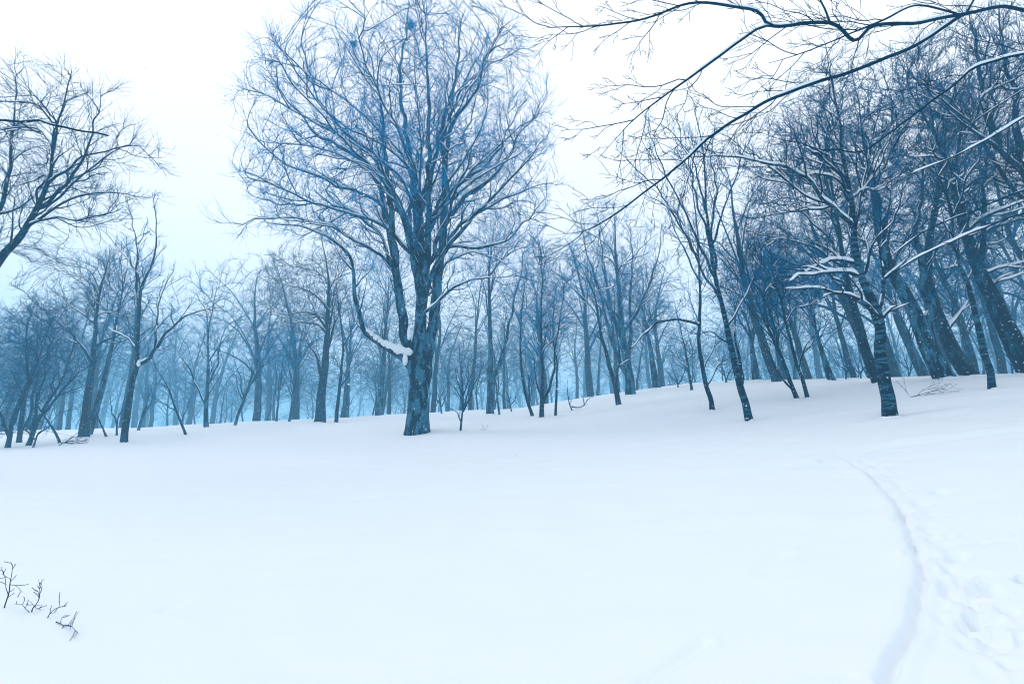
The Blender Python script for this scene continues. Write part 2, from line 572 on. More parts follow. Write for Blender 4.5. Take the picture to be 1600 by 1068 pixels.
COUNT = []
def finish(sk, name, label, category, origin, bark='beech', twig='twig', tw=(2.0, 0.45, 0.0045), tw_rmax=0.013, limb_r=0.06,
           snow=(0.014, 1.0, 0.25), lumps=(), group=None, tip=0.0055, flute=0.05, fork_snow=0.06, smooth_pass=1, up=0.15, max_limbs=14, expo=2.1, collar=False):
    t_before = TRI[0]
    rng = sk.rng
    pos, r, par, kids, chains = gather(sk, tip, expo, smooth_pass=smooth_pass)
    root = bpy.data.objects.new(name, None)
    root.empty_display_size = 0.3
    COL.objects.link(root)
    root.location = origin
    root['label'] = label; root['category'] = category
    if group: root['group'] = group
    trunk = chains[0]
    limbs, rest = [], []
    for c in chains[1:]:
        (limbs if r[c[1]] > limb_r else rest).append(c)
    limbs.sort(key=lambda c: -r[c[1]])
    rest += limbs[max_limbs:]; limbs = limbs[:max_limbs]
    Pn, R, C = chain_arrays(pos, r, [trunk])
    sides = 16 if R[0] > 0.12 else (9 if R[0] > 0.05 else 6)
    obj_from('trunk' if category == 'tree' else 'stem', *tubes(Pn, R, C, sides, flute if R[0] > 0.08 else 0), bark, root, origin)
    for c in limbs:
        Pn, R, C = chain_arrays(pos, r, [c])
        lo = obj_from('limb', *tubes(Pn, R, C, 10 if R[0] > 0.08 else 7), bark, root, origin)
        if snow:
            st = snow_strips(pos, r, par, [c], rng, *snow)
            if st: obj_from('snow', *st, 'snow', lo, origin)
    pr = Parts()
    thin = [c for c in rest if r[c[1]] <= 0.016]; thick = [c for c in rest if r[c[1]] > 0.016]
    if thick: pr.add(*tubes(*chain_arrays(pos, r, thick), 5))
    if thin: pr.add(*tubes(*chain_arrays(pos, r, thin), 3))
    tws = make_twigs(pos, r, par, rng, tw_rmax, tw[0], tw[1], tw[2], up)
    if pr.n:
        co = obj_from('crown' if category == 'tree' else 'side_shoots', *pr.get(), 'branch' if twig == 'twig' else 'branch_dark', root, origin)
        if category != 'tree': co['kind'] = 'stuff'
        if tws:
            tp = Parts()
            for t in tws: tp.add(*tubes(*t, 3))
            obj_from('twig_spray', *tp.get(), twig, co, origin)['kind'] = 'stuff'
    if snow:
        sn = Parts()
        st = snow_strips(pos, r, par, [trunk] + rest, rng, *snow)
        if st: sn.add(*st)
        if fork_snow:
            for i in range(len(pos)):
                if len(kids[i]) > 1 and par[i] >= 0:
                    k = sorted(kids[i], key=lambda c: -r[c])
                    if r[k[1]] > fork_snow * 0.5 and r[i] > fork_snow * 0.8 and rng.random() < 0.75:
                        d = unit(unit(pos[k[0]] - pos[i]) + unit(pos[k[1]] - pos[i]))
                        b = r[k[1]]
                        sn.add(*blob(pos[i] + d * r[i] * 0.9 + np.array([0, 0, b * 0.4]), b * 1.15, b * 1.15, b * rng.uniform(0.9, 1.7), rng))
        if collar:
            rb = r[trunk[1]]
            for k in range(3):
                an = rng.uniform(0, 6.28)
                cx, cy = origin[0] + math.cos(an) * rb * 0.35, origin[1] + math.sin(an) * rb * 0.35
                sn.add(*blob(np.array([cx, cy, gz(cx, cy) - 0.05]), rb * rng.uniform(1.2, 1.5), rb * rng.uniform(1.2, 1.5), 0.08 + 0.16 * rb * rng.uniform(0.6, 1.2), rng, 16, 10))
        for (c, a, b, h) in lumps:
            sn.add(*blob(c, a * 0.9, b, h * 0.9, rng, 14, 10))
        if sn.n:
            obj_from('snow', *sn.get(), 'snow', root, origin)['kind'] = 'stuff'
    COUNT.append((TRI[0] - t_before, label))
    return root

def fan_limbs(sk, trunk_idx, crowns, Y, n, f0, r_scale, rng, rise=0.5, end=0.95):
    """main limbs that leave the trunk steeply and sweep out to the crown's surface"""
    A = np.array([sk.pos[i] for i in trunk_idx]); m = len(trunk_idx)
    out = []
    w = np.array([c[2] * c[3] for c in crowns], float); w /= w.sum()
    for q in range(n):
        c = crowns[rng.choice(len(crowns), p=w)]
        p = P(c[0], c[1], Y + (c[5] if len(c) > 5 else 0)); s = px_size(p)
        az = (q + rng.random() * 0.8) * 2.399
        el = rng.uniform(-0.25, 0.95)
        tgt = p + np.array([math.cos(az) * c[2] * s * math.cos(el), math.sin(az) * c[2] * s * (c[4] if len(c) > 4 else 1.0) * math.cos(el), math.sin(el) * c[3] * s]) * end
        f = f0 + (1 - f0) * np.clip((el + 0.25) / 1.2 * 0.8 + rng.uniform(-0.1, 0.15), 0, 0.97)
        # do not start above the target
        k = int(f * (m - 1))
        while k > int(f0 * (m - 1)) and A[k][2] > tgt[2] - 0.25 * np.linalg.norm(tgt - A[k]): k -= 1
        p0 = A[k]; t = unit(A[min(k + 1, m - 1)] - A[max(k - 1, 0)])
        d = tgt - p0; L = np.linalg.norm(d)
        m1 = p0 + unit(unit(d) + t * rise) * L * 0.33 + rng.normal(0, 0.03, 3) * L
        m2 = p0 + d * 0.68 + np.array([0, 0, 0.06 * L]) + rng.normal(0, 0.04, 3) * L
        r0 = min(sk.sr[trunk_idx[k]] * 0.55, r_scale * (0.6 + 0.5 * rng.random()))
        out.append(sk.path([p0, m1, m2, tgt], r0, 0.012, start=trunk_idx[k]))
    return out

def base_point(px, Y):
    """where the column px meets the snow Y metres ahead"""
    x = 0.0
    for _ in range(6):
        z = gz(x, Y)
        q = np.array([x, Y, z]) - EYE
        x = (px - 800.0) / F * (q[1] * CP + q[2] * SP)
    return np.array([x, Y, gz(x, Y)])

SEED = [10]
LOG = []
BASES = []
def tree(name, label, path, w, Y=None, crown=(), limbs=8, f0=0.4, natt=1500, step=0.2, D=None, group=None, bark='beech', twig='twig',
         tw=(2.0, 0.45, 0.0045), snow=(0.014, 1.0, 0.25), paths=(), sprout=None, gap=0.3, category='tree', top_r=0.009, trop=0.2, limb_scale=0.5,
         tip=0.0055, limb_r=0.06, free=0.3, di=None, dk=None, lumps=(), rise=0.5, shell=0.5, fork_snow=0.06, jit=0.22, up=0.15, seed=None, tw_rmax=0.013, power=1.25, inertia=0.45, wob=0.4, max_limbs=14, expo=2.1, branch=1.0, smooth_pass=1):
    SEED[0] += 1
    rng = np.random.default_rng(SEED[0] if seed is None else seed)
    px, py = path[0][:2]
    if Y is None:
        h = ground_hit(px, py)
        Y = h[1] if h is not None else 40.0
    b = base_point(px, Y)
    bp = project(b)
    if abs(bp[1] - py) > 6: LOG.append('%s base row %.0f wanted %.0f (Y %.1f)' % (name, bp[1], py, Y))
    r0 = w * px_size(b) / 2 * 0.93
    D = D or step
    sk = Skeleton(rng, step)
    def W(p):
        return P(p[0], p[1], Y + (p[2] if len(p) > 2 else 0.0))
    pts = [b - np.array([0, 0, 0.5]), b] + [W(p) for p in path[1:]]
    pts[0] = b - unit(pts[2] - b) * 0.5 if category != 'twig' else b - np.array([0, 0, 0.05])
    ti = sk.path(pts, r0 * 1.06, top_r, attach=False, wob=0.12, power=power)
    # slight flare where the trunk enters the snow
    for i in ti:
        h = np.linalg.norm(np.array(sk.pos[i]) - b)
        sk.sr[i] *= 1 + 0.14 * math.exp(-h / (r0 * 1.2))
    sk.free_from = int(len(ti) * free)
    BASES.append((b, r0))
    pi = [ti]
    for q in paths:
        pts, ra, rb = q[:3]
        pi.append(sk.path([W(p) for p in pts], ra * r0, rb, wob=wob))
    if limbs and crown:
        pi += fan_limbs(sk, ti, crown, Y, limbs, f0, r0 * limb_scale, rng, rise)
    if sprout:
        for k, ix in enumerate(pi):
            s = dict(sprout)
            ff = s.pop('f0t', f0) if k == 0 else s.pop('f0l', 0.3)
            s.pop('f0t', None); s.pop('f0l', None)
            sk.sprout(ix, ff, 0.98, **s)
    elif crown and natt and branch:
        m = step / 0.2 * branch
        for k, ix in enumerate(pi):
            sk.sprout(ix, f0 if k == 0 else 0.22, 0.97, gap=0.47 * m, ang=0.65, length=1.55 * m, levels=2, rs=0.024 * m, up=0.25)
    if crown and natt:
        att = ellipsoid_points(rng, crown, Y, natt, gap, shell)
        sk.colonize(att, D, di or 9 * D, dk or 1.7 * D, trop=trop, jit=jit, inertia=inertia)
    return finish(sk, name, label, category, b, bark, twig, tw, tw_rmax, limb_r, snow, lumps, group, tip, fork_snow=fork_snow, smooth_pass=smooth_pass, up=up, max_limbs=max_limbs, expo=expo, collar=category == 'tree' and Y < 36 and w < 40), b, Y

# ------------------------------------------------------------------ ground
def mark(o, label=None, category=None, kind=None, group=None):
    if label: o['label'] = label
    if category: o['category'] = category
    if kind: o['kind'] = kind
    if group: o['group'] = group
    return o

def ground_line(pts):
    return np.array([ground_hit(*p)[:2] for p in pts])
def dist_to_line(X, Y, line):
    """distance to the polyline, signed (+ = right of it when walking along), and the way along it"""
    best = np.full(X.shape, 1e9); sg = np.zeros(X.shape); along = np.zeros(X.shape); acc = 0.0
    for a, b in zip(line[:-1], line[1:]):
        d = b - a; L = np.hypot(*d)
        t = np.clip(((X - a[0]) * d[0] + (Y - a[1]) * d[1]) / L ** 2, 0, 1)
        dx, dy = X - a[0] - t * d[0], Y - a[1] - t * d[1]
        q = np.hypot(dx, dy)
        w = q < best
        best[w] = q[w]; sg[w] = np.sign(dx * d[1] - dy * d[0])[w]; along[w] = (acc + t * L)[w]
        acc += L
    return best, sg, along

def build_ground():
    rng = np.random.default_rng(4)
    r = np.concatenate([[0.02], np.geomspace(0.8, 2.2, 14), np.geomspace(2.25, 16, 240), np.geomspace(16.3, 60, 50), np.geomspace(64, 420, 26)])
    f = np.radians(np.linspace(-53, 55, 460)); bk = np.radians(np.linspace(56, 306, 60)[1:-1])
    az = np.concatenate([f, bk])
    Rr, A = np.meshgrid(r, az, indexing='ij')
    X, Y = Rr * np.sin(A), Rr * np.cos(A)
    Z = ground_base(X, Y)
    near = (Rr < 17) & (Y > 1.0)
    x, y = X[near], Y[near]
    dz = np.zeros(x.shape)
    # the curved ski track and the trodden strip beside it
    tr = catmull(np.c_[ground_line([(1330, 1068), (1372, 1067), (1400, 1005), (1424, 950), (1434, 900), (1428, 860), (1408, 805), (1388, 770), (1352, 735), (1318, 712), (1296, 704)]), np.zeros(11)][1:], 0.12)[:, :2]
    q, sg, al = dist_to_line(x, y, tr)
    sd = q * sg
    wv = 0.006 * np.sin(al * 7.0) + 0.004 * np.sin(al * 23 + 1)
    fade = smooth(0, 0.01, al) * (1 - smooth(tr.shape[0] * 0.12 - 1.5, tr.shape[0] * 0.12 + 0.2, al))
    groove = -0.055 * smooth(-0.035, 0.025, sd + wv) * (1 - smooth(0.025, 0.075, sd + wv)) + 0.01 * np.exp(-((sd + 0.09) / 0.05) ** 2)
    shelf = -0.02 * smooth(0.08, 0.16, sd + wv) * (1 - smooth(0.45, 1.1, sd))
    dz += fade * groove + shelf * (0.35 + 0.65 * fade)
    # second faint track running off to the right edge
    tr2 = catmull(np.c_[ground_line([(1290, 716), (1330, 704), (1380, 695), (1440, 688), (1500, 680), (1560, 673), (1599, 668)]), np.zeros(7)], 0.2)[:, :2]
    q2, s2, a2 = dist_to_line(x, y, tr2)
    dz += -0.05 * np.exp(-((q2 * s2) / 0.10) ** 2) - 0.022 * smooth(0, 0.1, q2 * s2) * (1 - smooth(0.4, 0.9, q2 * s2)) + 0.015 * np.exp(-((q2 * s2 + 0.18) / 0.1) ** 2)
    # trodden, lumpy snow right of the track
    def dips(n, fn, ra, rb, da, db):
        nonlocal dz
        for _ in range(n):
            px, py = fn()
            h = ground_hit(px, py)
            if h is None: continue
            rr = rng.uniform(ra, rb); dd = rng.uniform(da, db); an = rng.uniform(0, math.pi); el = rng.uniform(1.0, 1.9)
            ux, uy = math.cos(an), math.sin(an)
            c = np.hypot(((x - h[0]) * ux + (y - h[1]) * uy) / el, -(x - h[0]) * uy + (y - h[1]) * ux) / rr
            dz += -dd * np.exp(-c ** 4) + dd * 0.35 * np.exp(-((c - 1.35) / 0.3) ** 2)
    def strip():
        t = rng.random()
        return 1350 + 190 * t ** 0.8 + rng.normal(0, 26) + t * 30, 715 + 300 * t
    dips(210, strip, 0.025, 0.065, 0.006, 0.02)
    dips(80, lambda: (rng.uniform(1500, 1690), rng.uniform(730, 1060)), 0.02, 0.05, 0.004, 0.014)
    dips(26, lambda: (rng.uniform(1310, 1420), rng.uniform(700, 745)), 0.05, 0.1, 0.006, 0.02)
    for (px, py, rr, dd) in ((1597, 902, 0.035, 0.12), (1308, 729, 0.07, 0.06), (1380, 724, 0.12, 0.06), (1470, 764, 0.08, 0.07), (1535, 842, 0.04, 0.05), (1555, 918, 0.05, 0.025), (1585, 948, 0.04, 0.025), (1505, 868, 0.06, 0.02)):
        h = ground_hit(px, py)
        dz += -dd * np.exp(-(np.hypot(x - h[0], (y - h[1]) * 1.1) / rr) ** 3)
    # two shallow scrapes in the open snow
    for line, dd, ww in (([(1005, 1060), (1050, 1032), (1098, 1002)], 0.026, 0.04), ([(1190, 893), (1222, 866)], 0.02, 0.07), ([(258, 952), (274, 947)], 0.02, 0.04), ([(1258, 757), (1272, 755)], 0.02, 0.06)):
        q3, s3, a3 = dist_to_line(x, y, ground_line(line))
        dz += -dd * np.exp(-(q3 / ww) ** 2) + 0.4 * dd * np.exp(-((q3 * s3 - ww * 1.8) / ww) ** 2)
    # wind ripples, very low
    rip = np.array([noise.noise(Vector((a * 1.3, b * 2.1, 0.0))) * 0.022 + noise.noise(Vector((a * 2.2 + b, b * 6.0, 5.0))) * 0.007 for a, b in zip(x.ravel(), y.ravel())])
    dz += rip
    Z[near] += dz
    # drifts round the big tree's foot
    b = base_point(652, 18.9)
    Z += 0.16 * np.exp(-(((X - b[0] - 1.6) / 1.5) ** 2 + ((Y - b[1] - 1.0) / 1.2) ** 2)) + 0.10 * np.exp(-(((X - b[0] + 1.5) / 1.8) ** 2 + ((Y - b[1] - 0.8) / 1.0) ** 2))
    V = np.stack([X, Y, Z], -1).reshape(-1, 3)
    nr, na = Rr.shape
    i, j = np.meshgrid(np.arange(nr - 1), np.arange(na), indexing='ij')
    j2 = (j + 1) % na
    Q = np.stack([i * na + j, i * na + j2, (i + 1) * na + j2, (i + 1) * na + j], -1).reshape(-1, 4)[:, ::-1]
    o = obj_from('ground', V, Q, 'ground')
    mark(o, 'smooth deep snow covering the sloping clearing', None, 'structure')
build_ground()

# ------------------------------------------------------------------ the great beech
MY = 18.9
def ov(pts, dy):
    """a limb's picture path with its end swung dy metres deeper"""
    n = len(pts)
    return [(p[0], p[1], dy * (k / (n - 1)) ** 1.2) for k, p in enumerate(pts)]
rngm = np.random.default_rng(7)
main_paths = [
    # upright stems that divide low down
    (ov([(645, 622), (635, 565), (627, 505), (620, 430), (612, 350), (606, 290), (598, 220), (592, 150), (580, 90)], -1.5), 0.52, 0.014),
    (ov([(661, 625), (672, 565), (680, 490), (688, 400), (696, 311), (694, 250), (690, 206), (702, 160), (711, 124), (718, 56), (728, 10)], 1.0), 0.56, 0.014),
    (ov([(655, 520), (668, 400), (672, 330), (670, 262), (670, 150), (666, 56), (660, -10)], -2.0), 0.40, 0.014),
    (ov([(650, 470), (640, 400), (628, 330), (596, 268), (580, 240), (550, 217), (505, 165), (478, 112), (462, 70)], 1.6), 0.34, 0.012),
    (ov([(645, 420), (648, 330), (640, 240), (628, 168), (625, 112), (636, 37), (640, -10)], 2.6), 0.36, 0.012),
    # sweeping limbs to the left
    (ov([(622, 440), (610, 380), (595, 322), (560, 300), (527, 292), (501, 277), (445, 255), (407, 225), (388, 200)], -1.2), 0.22, 0.010),
    (ov([(612, 350), (600, 300), (572, 262), (527, 225), (497, 210), (452, 161), (425, 122), (412, 95)], 2.4), 0.24, 0.010),
    (ov([(620, 455), (598, 375), (575, 350), (550, 330), (490, 318), (434, 318), (385, 300)], 1.5), 0.17, 0.009),
    (ov([(622, 430), (600, 402), (570, 385), (530, 360), (480, 345), (420, 340), (372, 352)], -2.2), 0.15, 0.009),
    # sweeping limbs to the right
    (ov([(696, 360), (715, 325), (737, 296), (774, 270), (795, 240), (812, 210), (838, 180)], -1.5), 0.24, 0.010),
    (ov([(694, 330), (703, 296), (741, 273), (780, 232), (800, 190), (822, 150)], 2.5), 0.2, 0.010),
    (ov([(690, 250), (700, 205), (715, 180), (744, 142), (763, 86), (785, 50)], -2.6), 0.22, 0.010),
    (ov([(688, 400), (711, 360), (771, 318), (827, 296), (870, 282)], 1.2), 0.17, 0.009),
    (ov([(684, 420), (696, 390), (740, 386), (789, 378), (815, 350), (850, 330)], -1.0), 0.16, 0.009),
    (ov([(655, 505), (660, 494), (690, 468), (705, 455), (730, 441), (775, 433), (815, 425)], -2.4), 0.15, 0.008),
    (ov([(685, 440), (700, 410), (735, 395), (760, 400), (790, 412)], 1.6), 0.12, 0.008),
    # the low limb that dips, turns up and carries the thick snow
    (ov([(645, 585), (632, 562), (615, 548), (592, 538), (574, 522), (562, 496), (556, 462), (553, 425), (540, 392), (515, 372), (470, 352), (420, 352)], -1.3), 0.30, 0.010),
    # limbs towards and away from the viewer
    (ov([(655, 460), (645, 400), (625, 330), (600, 270), (560, 190)], -4.2), 0.26, 0.010),
    (ov([(662, 450), (690, 360), (720, 280), (750, 200)], -4.4), 0.25, 0.010),
    (ov([(655, 430), (640, 350), (650, 250), (690, 150)], 4.4), 0.25, 0.010),
    (ov([(665, 440), (670, 360), (700, 300), (770, 240)], 4.0), 0.22, 0.010),
    (ov([(660, 400), (650, 280), (610, 180), (560, 100)], -3.2), 0.24, 0.010),
    (ov([(668, 330), (690, 220), (730, 120), (765, 50)], 3.0), 0.22, 0.010),
]
lp = lambda px, py, dy, a, b, h: (P(px, py, MY + dy), a, b, h)
main_lumps = [lp(633, 560, -0.42, 0.11, 0.12, 0.28), lp(639, 520, -0.40, 0.08, 0.09, 0.3)]
cap = [(637, 548, 0.20), (630, 546, 0.23), (623, 544, 0.23), (616, 541, 0.21), (609, 538, 0.19), (602, 535, 0.17), (595, 531, 0.15), (588, 526, 0.13), (581, 521, 0.11), (575, 515, 0.09)]
main_lumps += [lp(a, b + 1, -0.42 - 0.02 * k, s * (1.05, 0.85, 1.1, 0.8, 1.0)[k % 5], s * 0.75, s * (0.8, 0.62, 0.85, 0.66, 0.72)[k % 5]) for k, (a, b, s) in enumerate(cap)]
tree('beech_tree', 'huge old beech with a broad rounded bare crown standing alone in the clearing', [(652, 678), (654, 620), (655, 560), (657, 500), (659, 430), (658, 360), (656, 300), (657, 220), (650, 130), (648, 70)], 41, Y=MY,
     crown=[(635, 212, 236, 192, 0.95, 0, 1.0), (628, 308, 240, 105, 0.85, 0, 0.8), (650, 80, 128, 72, 1.0, 0, 0.8)], limbs=22, f0=0.32, limb_scale=0.24, branch=1.15, natt=7400, step=0.2, D=0.2, di=2.4, dk=0.30, paths=main_paths,
     tw=(1.25, 0.65, 0.005), gap=0.7, tip=0.0068, limb_r=0.05, max_limbs=26, free=0.45, lumps=main_lumps, snow=(0.011, 1.2, 0.55), trop=0.2, shell=0.6, seed=3, inertia=0.9, jit=0.12, smooth_pass=2, up=0.2, power=2.3)

# ------------------------------------------------------------------ trees on the left
V1 = dict(limbs=9, natt=1500, step=0.25, D=0.25, tw=(1.6, 0.5, 0.005), tip=0.0065)
V2 = dict(limbs=8, natt=1100, step=0.32, D=0.32, tw=(1.6, 0.6, 0.0065), tip=0.008, snow=(0.03, 1.0, 0.15))
tree('beech_tree', 'thick dark tree reaching in from the frame edge beyond the thicket', [(-95, 700), (-70, 560), (-40, 480), (0, 405), (30, 370), (58, 325), (76, 285), (84, 230), (100, 160), (112, 110)], 34, Y=13,
     crown=[(60, 260, 120, 170, 1.0), (108, 245, 74, 105, 0.8), (5, 265, 60, 85, 0.9, 1, 4.0), (-60, 300, 90, 130, 1)], limbs=7, f0=0.5, natt=2300, twig='twig_dark', step=0.18, D=0.18, paths=[
         (ov([(40, 355), (75, 345), (130, 340), (190, 325)], -0.6), 0.13, 0.006), (ov([(58, 325), (90, 305), (125, 255), (150, 190), (158, 140)], 0.8), 0.2, 0.006),
         (ov([(76, 285), (110, 260), (160, 235), (225, 225)], -0.8), 0.15, 0.007), (ov([(-40, 480), (-20, 400), (10, 290), (20, 180), (30, 100)], 1.5), 0.32, 0.008)], tw=(1.3, 0.5, 0.004), bark='dark', gap=0.5, power=1.5, limb_scale=0.28, branch=1.1, jit=0.15, inertia=0.7)
sk_rng = 0
tree('bare_tree', 'tall dark tree with twin trunk beside it left of the forked sapling', [(130, 682), (134, 640), (141, 590), (148, 530), (152, 480), (160, 440), (170, 405), (172, 385)], 15, Y=27,
     crown=[(120, 450, 75, 62, 0.9, 0, 1.4), (150, 520, 75, 60, 0.8)], f0=0.35, bark='dark', twig='twig_dark', **{**V1, 'natt': 2600})
tree('bare_tree', 'paler leaning trunk just right of the tall dark one, its foot touching it', [(136, 681), (150, 640), (163, 590), (172, 555), (180, 510), (188, 470), (196, 430), (200, 400)], 12, Y=28.5,
     crown=[(195, 450, 50, 75, 0.9)], f0=0.45, **V1)
tree('sapling_tree', 'slender forked tree with snow in its fork at the clearing edge', [(193, 690), (199, 645), (206, 600), (213, 572), (214, 540), (217, 490), (221, 450), (232, 425), (242, 395), (244, 350), (238, 300)], 11, Y=22.2,
     crown=[(235, 380, 48, 105, 0.9)], limbs=0, natt=0, step=0.14, paths=[(ov([(212, 573), (232, 560), (245, 540), (262, 517), (290, 495), (330, 478), (352, 462)], -0.7), 0.6, 0.006), (ov([(218, 480), (212, 440), (214, 390), (205, 340), (196, 300)], 0.5), 0.35, 0.005),
       (ov([(245, 540), (246, 500), (250, 470), (262, 440), (275, 415)], 0.4), 0.35, 0.005), (ov([(221, 450), (210, 420), (190, 395), (170, 370)], 0.6), 0.3, 0.005), (ov([(214, 545), (195, 525), (175, 515), (150, 500)], 0.4), 0.3, 0.005)],
     sprout=dict(gap=0.42, ang=0.75, length=1.5, levels=3, rs=0.02, up=0.3, f0t=0.25, f0l=0.2), tw=(0.25, 0.3, 0.004), bark='dark', limb_r=0.04,
     lumps=[(P(217, 567, 22.1), 0.09, 0.09, 0.17)])
tree('bare_tree', 'small tree with upswept twiggy crown between forked sapling and great beech', [(322, 667), (322, 640), (324, 600), (325, 560), (324, 535), (327, 505), (334, 475), (340, 440)], 8, Y=30,
     crown=[(322, 490, 52, 70, 0.9)], limbs=6, f0=0.3, natt=420, step=0.25, D=0.25, paths=[(ov([(323, 635), (312, 610), (295, 575), (275, 545), (262, 525)], -0.5), 0.45, 0.007), (ov([(324, 620), (335, 600), (352, 575)], 0.5), 0.35, 0.006)], tw=(1.0, 0.5, 0.005))
shrub = dict(tip=0.003, category='shrub', limbs=0, natt=0, limb_r=0.5, snow=None, fork_snow=0, top_r=0.004)
tree('thin_shrub', 'thin dark shrub leaning hard towards the forked sapling', [(290, 677), (283, 660), (275, 640), (262, 605), (247, 580), (236, 558)], 4.5, Y=25.4, step=0.12, paths=[(ov([(275, 640), (262, 635), (240, 622), (222, 612)], 0.3), 0.5, 0.004), (ov([(283, 660), (292, 640), (300, 615)], 0.3), 0.4, 0.004), (ov([(262, 605), (252, 600), (235, 600)], -0.3), 0.4, 0.004)],
     sprout=dict(gap=0.2, ang=0.6, length=0.9, levels=2, rs=0.012, up=0.2, f0t=0.3, f0l=0.25), tw=(0.2, 0.25, 0.003), bark='dark', **shrub)
# the thicket at the left edge: separate many-stemmed bushes
th = dict(category='shrub', limbs=0, limb_r=0.5, snow=None, fork_snow=0, top_r=0.006, bark='dark', twig='twig_dark')
tree('thicket_bush', 'leaning double-stemmed bush at the open end of the dark thicket', [(44, 690), (62, 650), (80, 620), (98, 590), (112, 550), (120, 515)], 8, Y=24, step=0.18, crown=[(95, 560, 55, 60, 0.9), (70, 600, 40, 50)], natt=1300, D=0.17,
     paths=[(ov([(62, 650), (84, 628), (105, 600), (135, 575), (160, 560)], -0.5), 0.6, 0.006), (ov([(50, 675), (60, 620), (70, 570), (78, 520)], 0.5), 0.6, 0.006)], tw=(1.2, 0.4, 0.005), **th)
tree('thicket_bush', 'tangled dark bush at the frame edge below the thick tree', [(12, 692), (22, 650), (40, 605), (60, 560), (80, 500)], 8, Y=23, step=0.18, crown=[(15, 600, 45, 80, 0.9), (50, 530, 55, 60), (5, 660, 40, 32, 0.8, 0, 1.4)], natt=3400, D=0.16,
     paths=[(ov([(14, 680), (0, 640), (-10, 590), (-15, 540)], -0.5), 0.7, 0.006), (ov([(20, 660), (35, 625), (44, 590), (40, 530), (50, 480)], 0.5), 0.6, 0.006)], tw=(1.6, 0.4, 0.006), **th)
tree('thicket_bush', 'upright many-twigged bush in the middle of the dark thicket', [(30, 690), (36, 640), (48, 590), (62, 530), (66, 480)], 8, Y=26, step=0.2, crown=[(55, 540, 50, 90, 0.9), (35, 620, 35, 45)], natt=2200, D=0.17,
     paths=[(ov([(32, 680), (50, 640), (58, 590), (85, 540), (110, 500)], -0.5), 0.6, 0.006)], tw=(1.5, 0.4, 0.006), **th)
tree('thicket_bush', 'low sprawling bush lying along the snow in the thicket', [(52, 691), (60, 676), (74, 668), (95, 640)], 4, Y=22.5, step=0.14, crown=[(45, 668, 42, 20, 0.9)], natt=350, D=0.14, paths=[(ov([(54, 688), (40, 670), (22, 655)], 0.2), 0.7, 0.005)], tw=(1.0, 0.35, 0.005), **th)
tree('leaning_pole', 'dead bare pole leaning out of the thicket onto the snow', [(93, 683), (80, 664), (66, 646), (58, 632)], 4.5, Y=24.5, step=0.25, tw=(0, 0.3, 0.004), bark='dark', **{**shrub, 'category': 'branch', 'top_r': 0.03})
tree('thin_shrub', 'Y-shaped thin shrub between the twin trunks and the forked sapling', [(182, 678), (184, 655), (190, 640), (197, 610)], 4, Y=27, step=0.16, paths=[(ov([(183, 665), (176, 640), (170, 610)], 0.2), 0.7, 0.004)], sprout=dict(gap=0.35, ang=0.5, length=0.9, levels=2, rs=0.012, up=0.3, f0t=0.3, f0l=0.3), tw=(0.2, 0.25, 0.003), **shrub)
tree('thin_shrub', 'thin slanting shrub against the foot of the paler leaning trunk', [(166, 679), (157, 660), (148, 640), (140, 622)], 4, Y=26.5, step=0.16, sprout=dict(gap=0.3, ang=0.5, length=0.8, levels=2, rs=0.012, up=0.2, f0t=0.3, f0l=0.3), tw=(0.2, 0.25, 0.003), bark='dark', **shrub)

# ------------------------------------------------------------------ trees left of and behind the beech
tree('bare_tree', 'dark dense tree left of the great beech', [(500, 656), (502, 620), (506, 580), (510, 540), (512, 490), (514, 440), (508, 400), (500, 365)], 17, Y=32,
     crown=[(470, 450, 68, 78, 0.9, 0, 1.3), (520, 440, 45, 70, 0.9), (450, 520, 55, 45, 0.9)], limbs=12, f0=0.3, natt=3600, twig='twig_dark', step=0.25, D=0.25, tw=(2.1, 0.5, 0.0066), tip=0.0075, paths=[(ov([(503, 600), (497, 565), (488, 545), (470, 520)], -0.5), 0.4, 0.01)], bark='dark')
tree('slender_tree', 'slim dark tree just left of the beech with one branch towards it', [(525, 657), (529, 620), (533, 580), (536, 540), (532, 500), (526, 450), (524, 410)], 6.5, Y=31, limbs=0, natt=0, step=0.2,
     paths=[(ov([(531, 605), (540, 592), (550, 575), (560, 560)], -0.4), 0.55, 0.006), (ov([(536, 545), (548, 520), (556, 490), (560, 460)], 0.4), 0.45, 0.006)], sprout=dict(gap=0.4, ang=0.7, length=1.7, levels=3, rs=0.016, up=0.25, f0t=0.3, f0l=0.3), tw=(0.5, 0.35, 0.004), bark='dark')
tree('bare_tree', 'pale straight trunk seen under the low snow-laden limb of the beech', [(593, 648), (595, 610), (599, 560), (602, 520), (606, 470), (608, 420)], 13, Y=40.5, crown=[(606, 450, 55, 62, 0.9)], f0=0.45, **V2)
tree('bare_tree', 'pale thin trunk right beside the slim dark tree', [(541, 653), (543, 610), (546, 560), (549, 510), (552, 470)], 10, Y=44, crown=[(550, 490, 48, 52, 0.9)], f0=0.4, **V2)
for (bx, lean, top, w_, Y_, lab) in ((368, 34, 505, 5.5, 33, 'thin pale leaning trunk next to the small upswept tree'), (452, 16, 520, 5, 36, 'thin pale trunk under the dark dense tree, nearer the small upswept tree'),
                               (432, 10, 530, 4, 40, 'faintest of the thin trunks between small upswept tree and dark dense tree')):
    tree('slender_tree', lab, [(bx, 660), (bx + lean * 0.5, 610), (bx + lean, 565), (bx + lean * 1.3, top)], w_, Y=Y_, crown=[(bx + lean * 1.2, 545, 34, 42, 0.9)], limbs=5, f0=0.25, natt=380, step=0.3, D=0.3, tw=(1.3, 0.5, 0.0055), snow=None, fork_snow=0,
         paths=[(ov([(bx + lean * 0.3, 630), (bx + lean * 0.2, 590), (bx - 6, 550)], 0.4), 0.5, 0.008)])
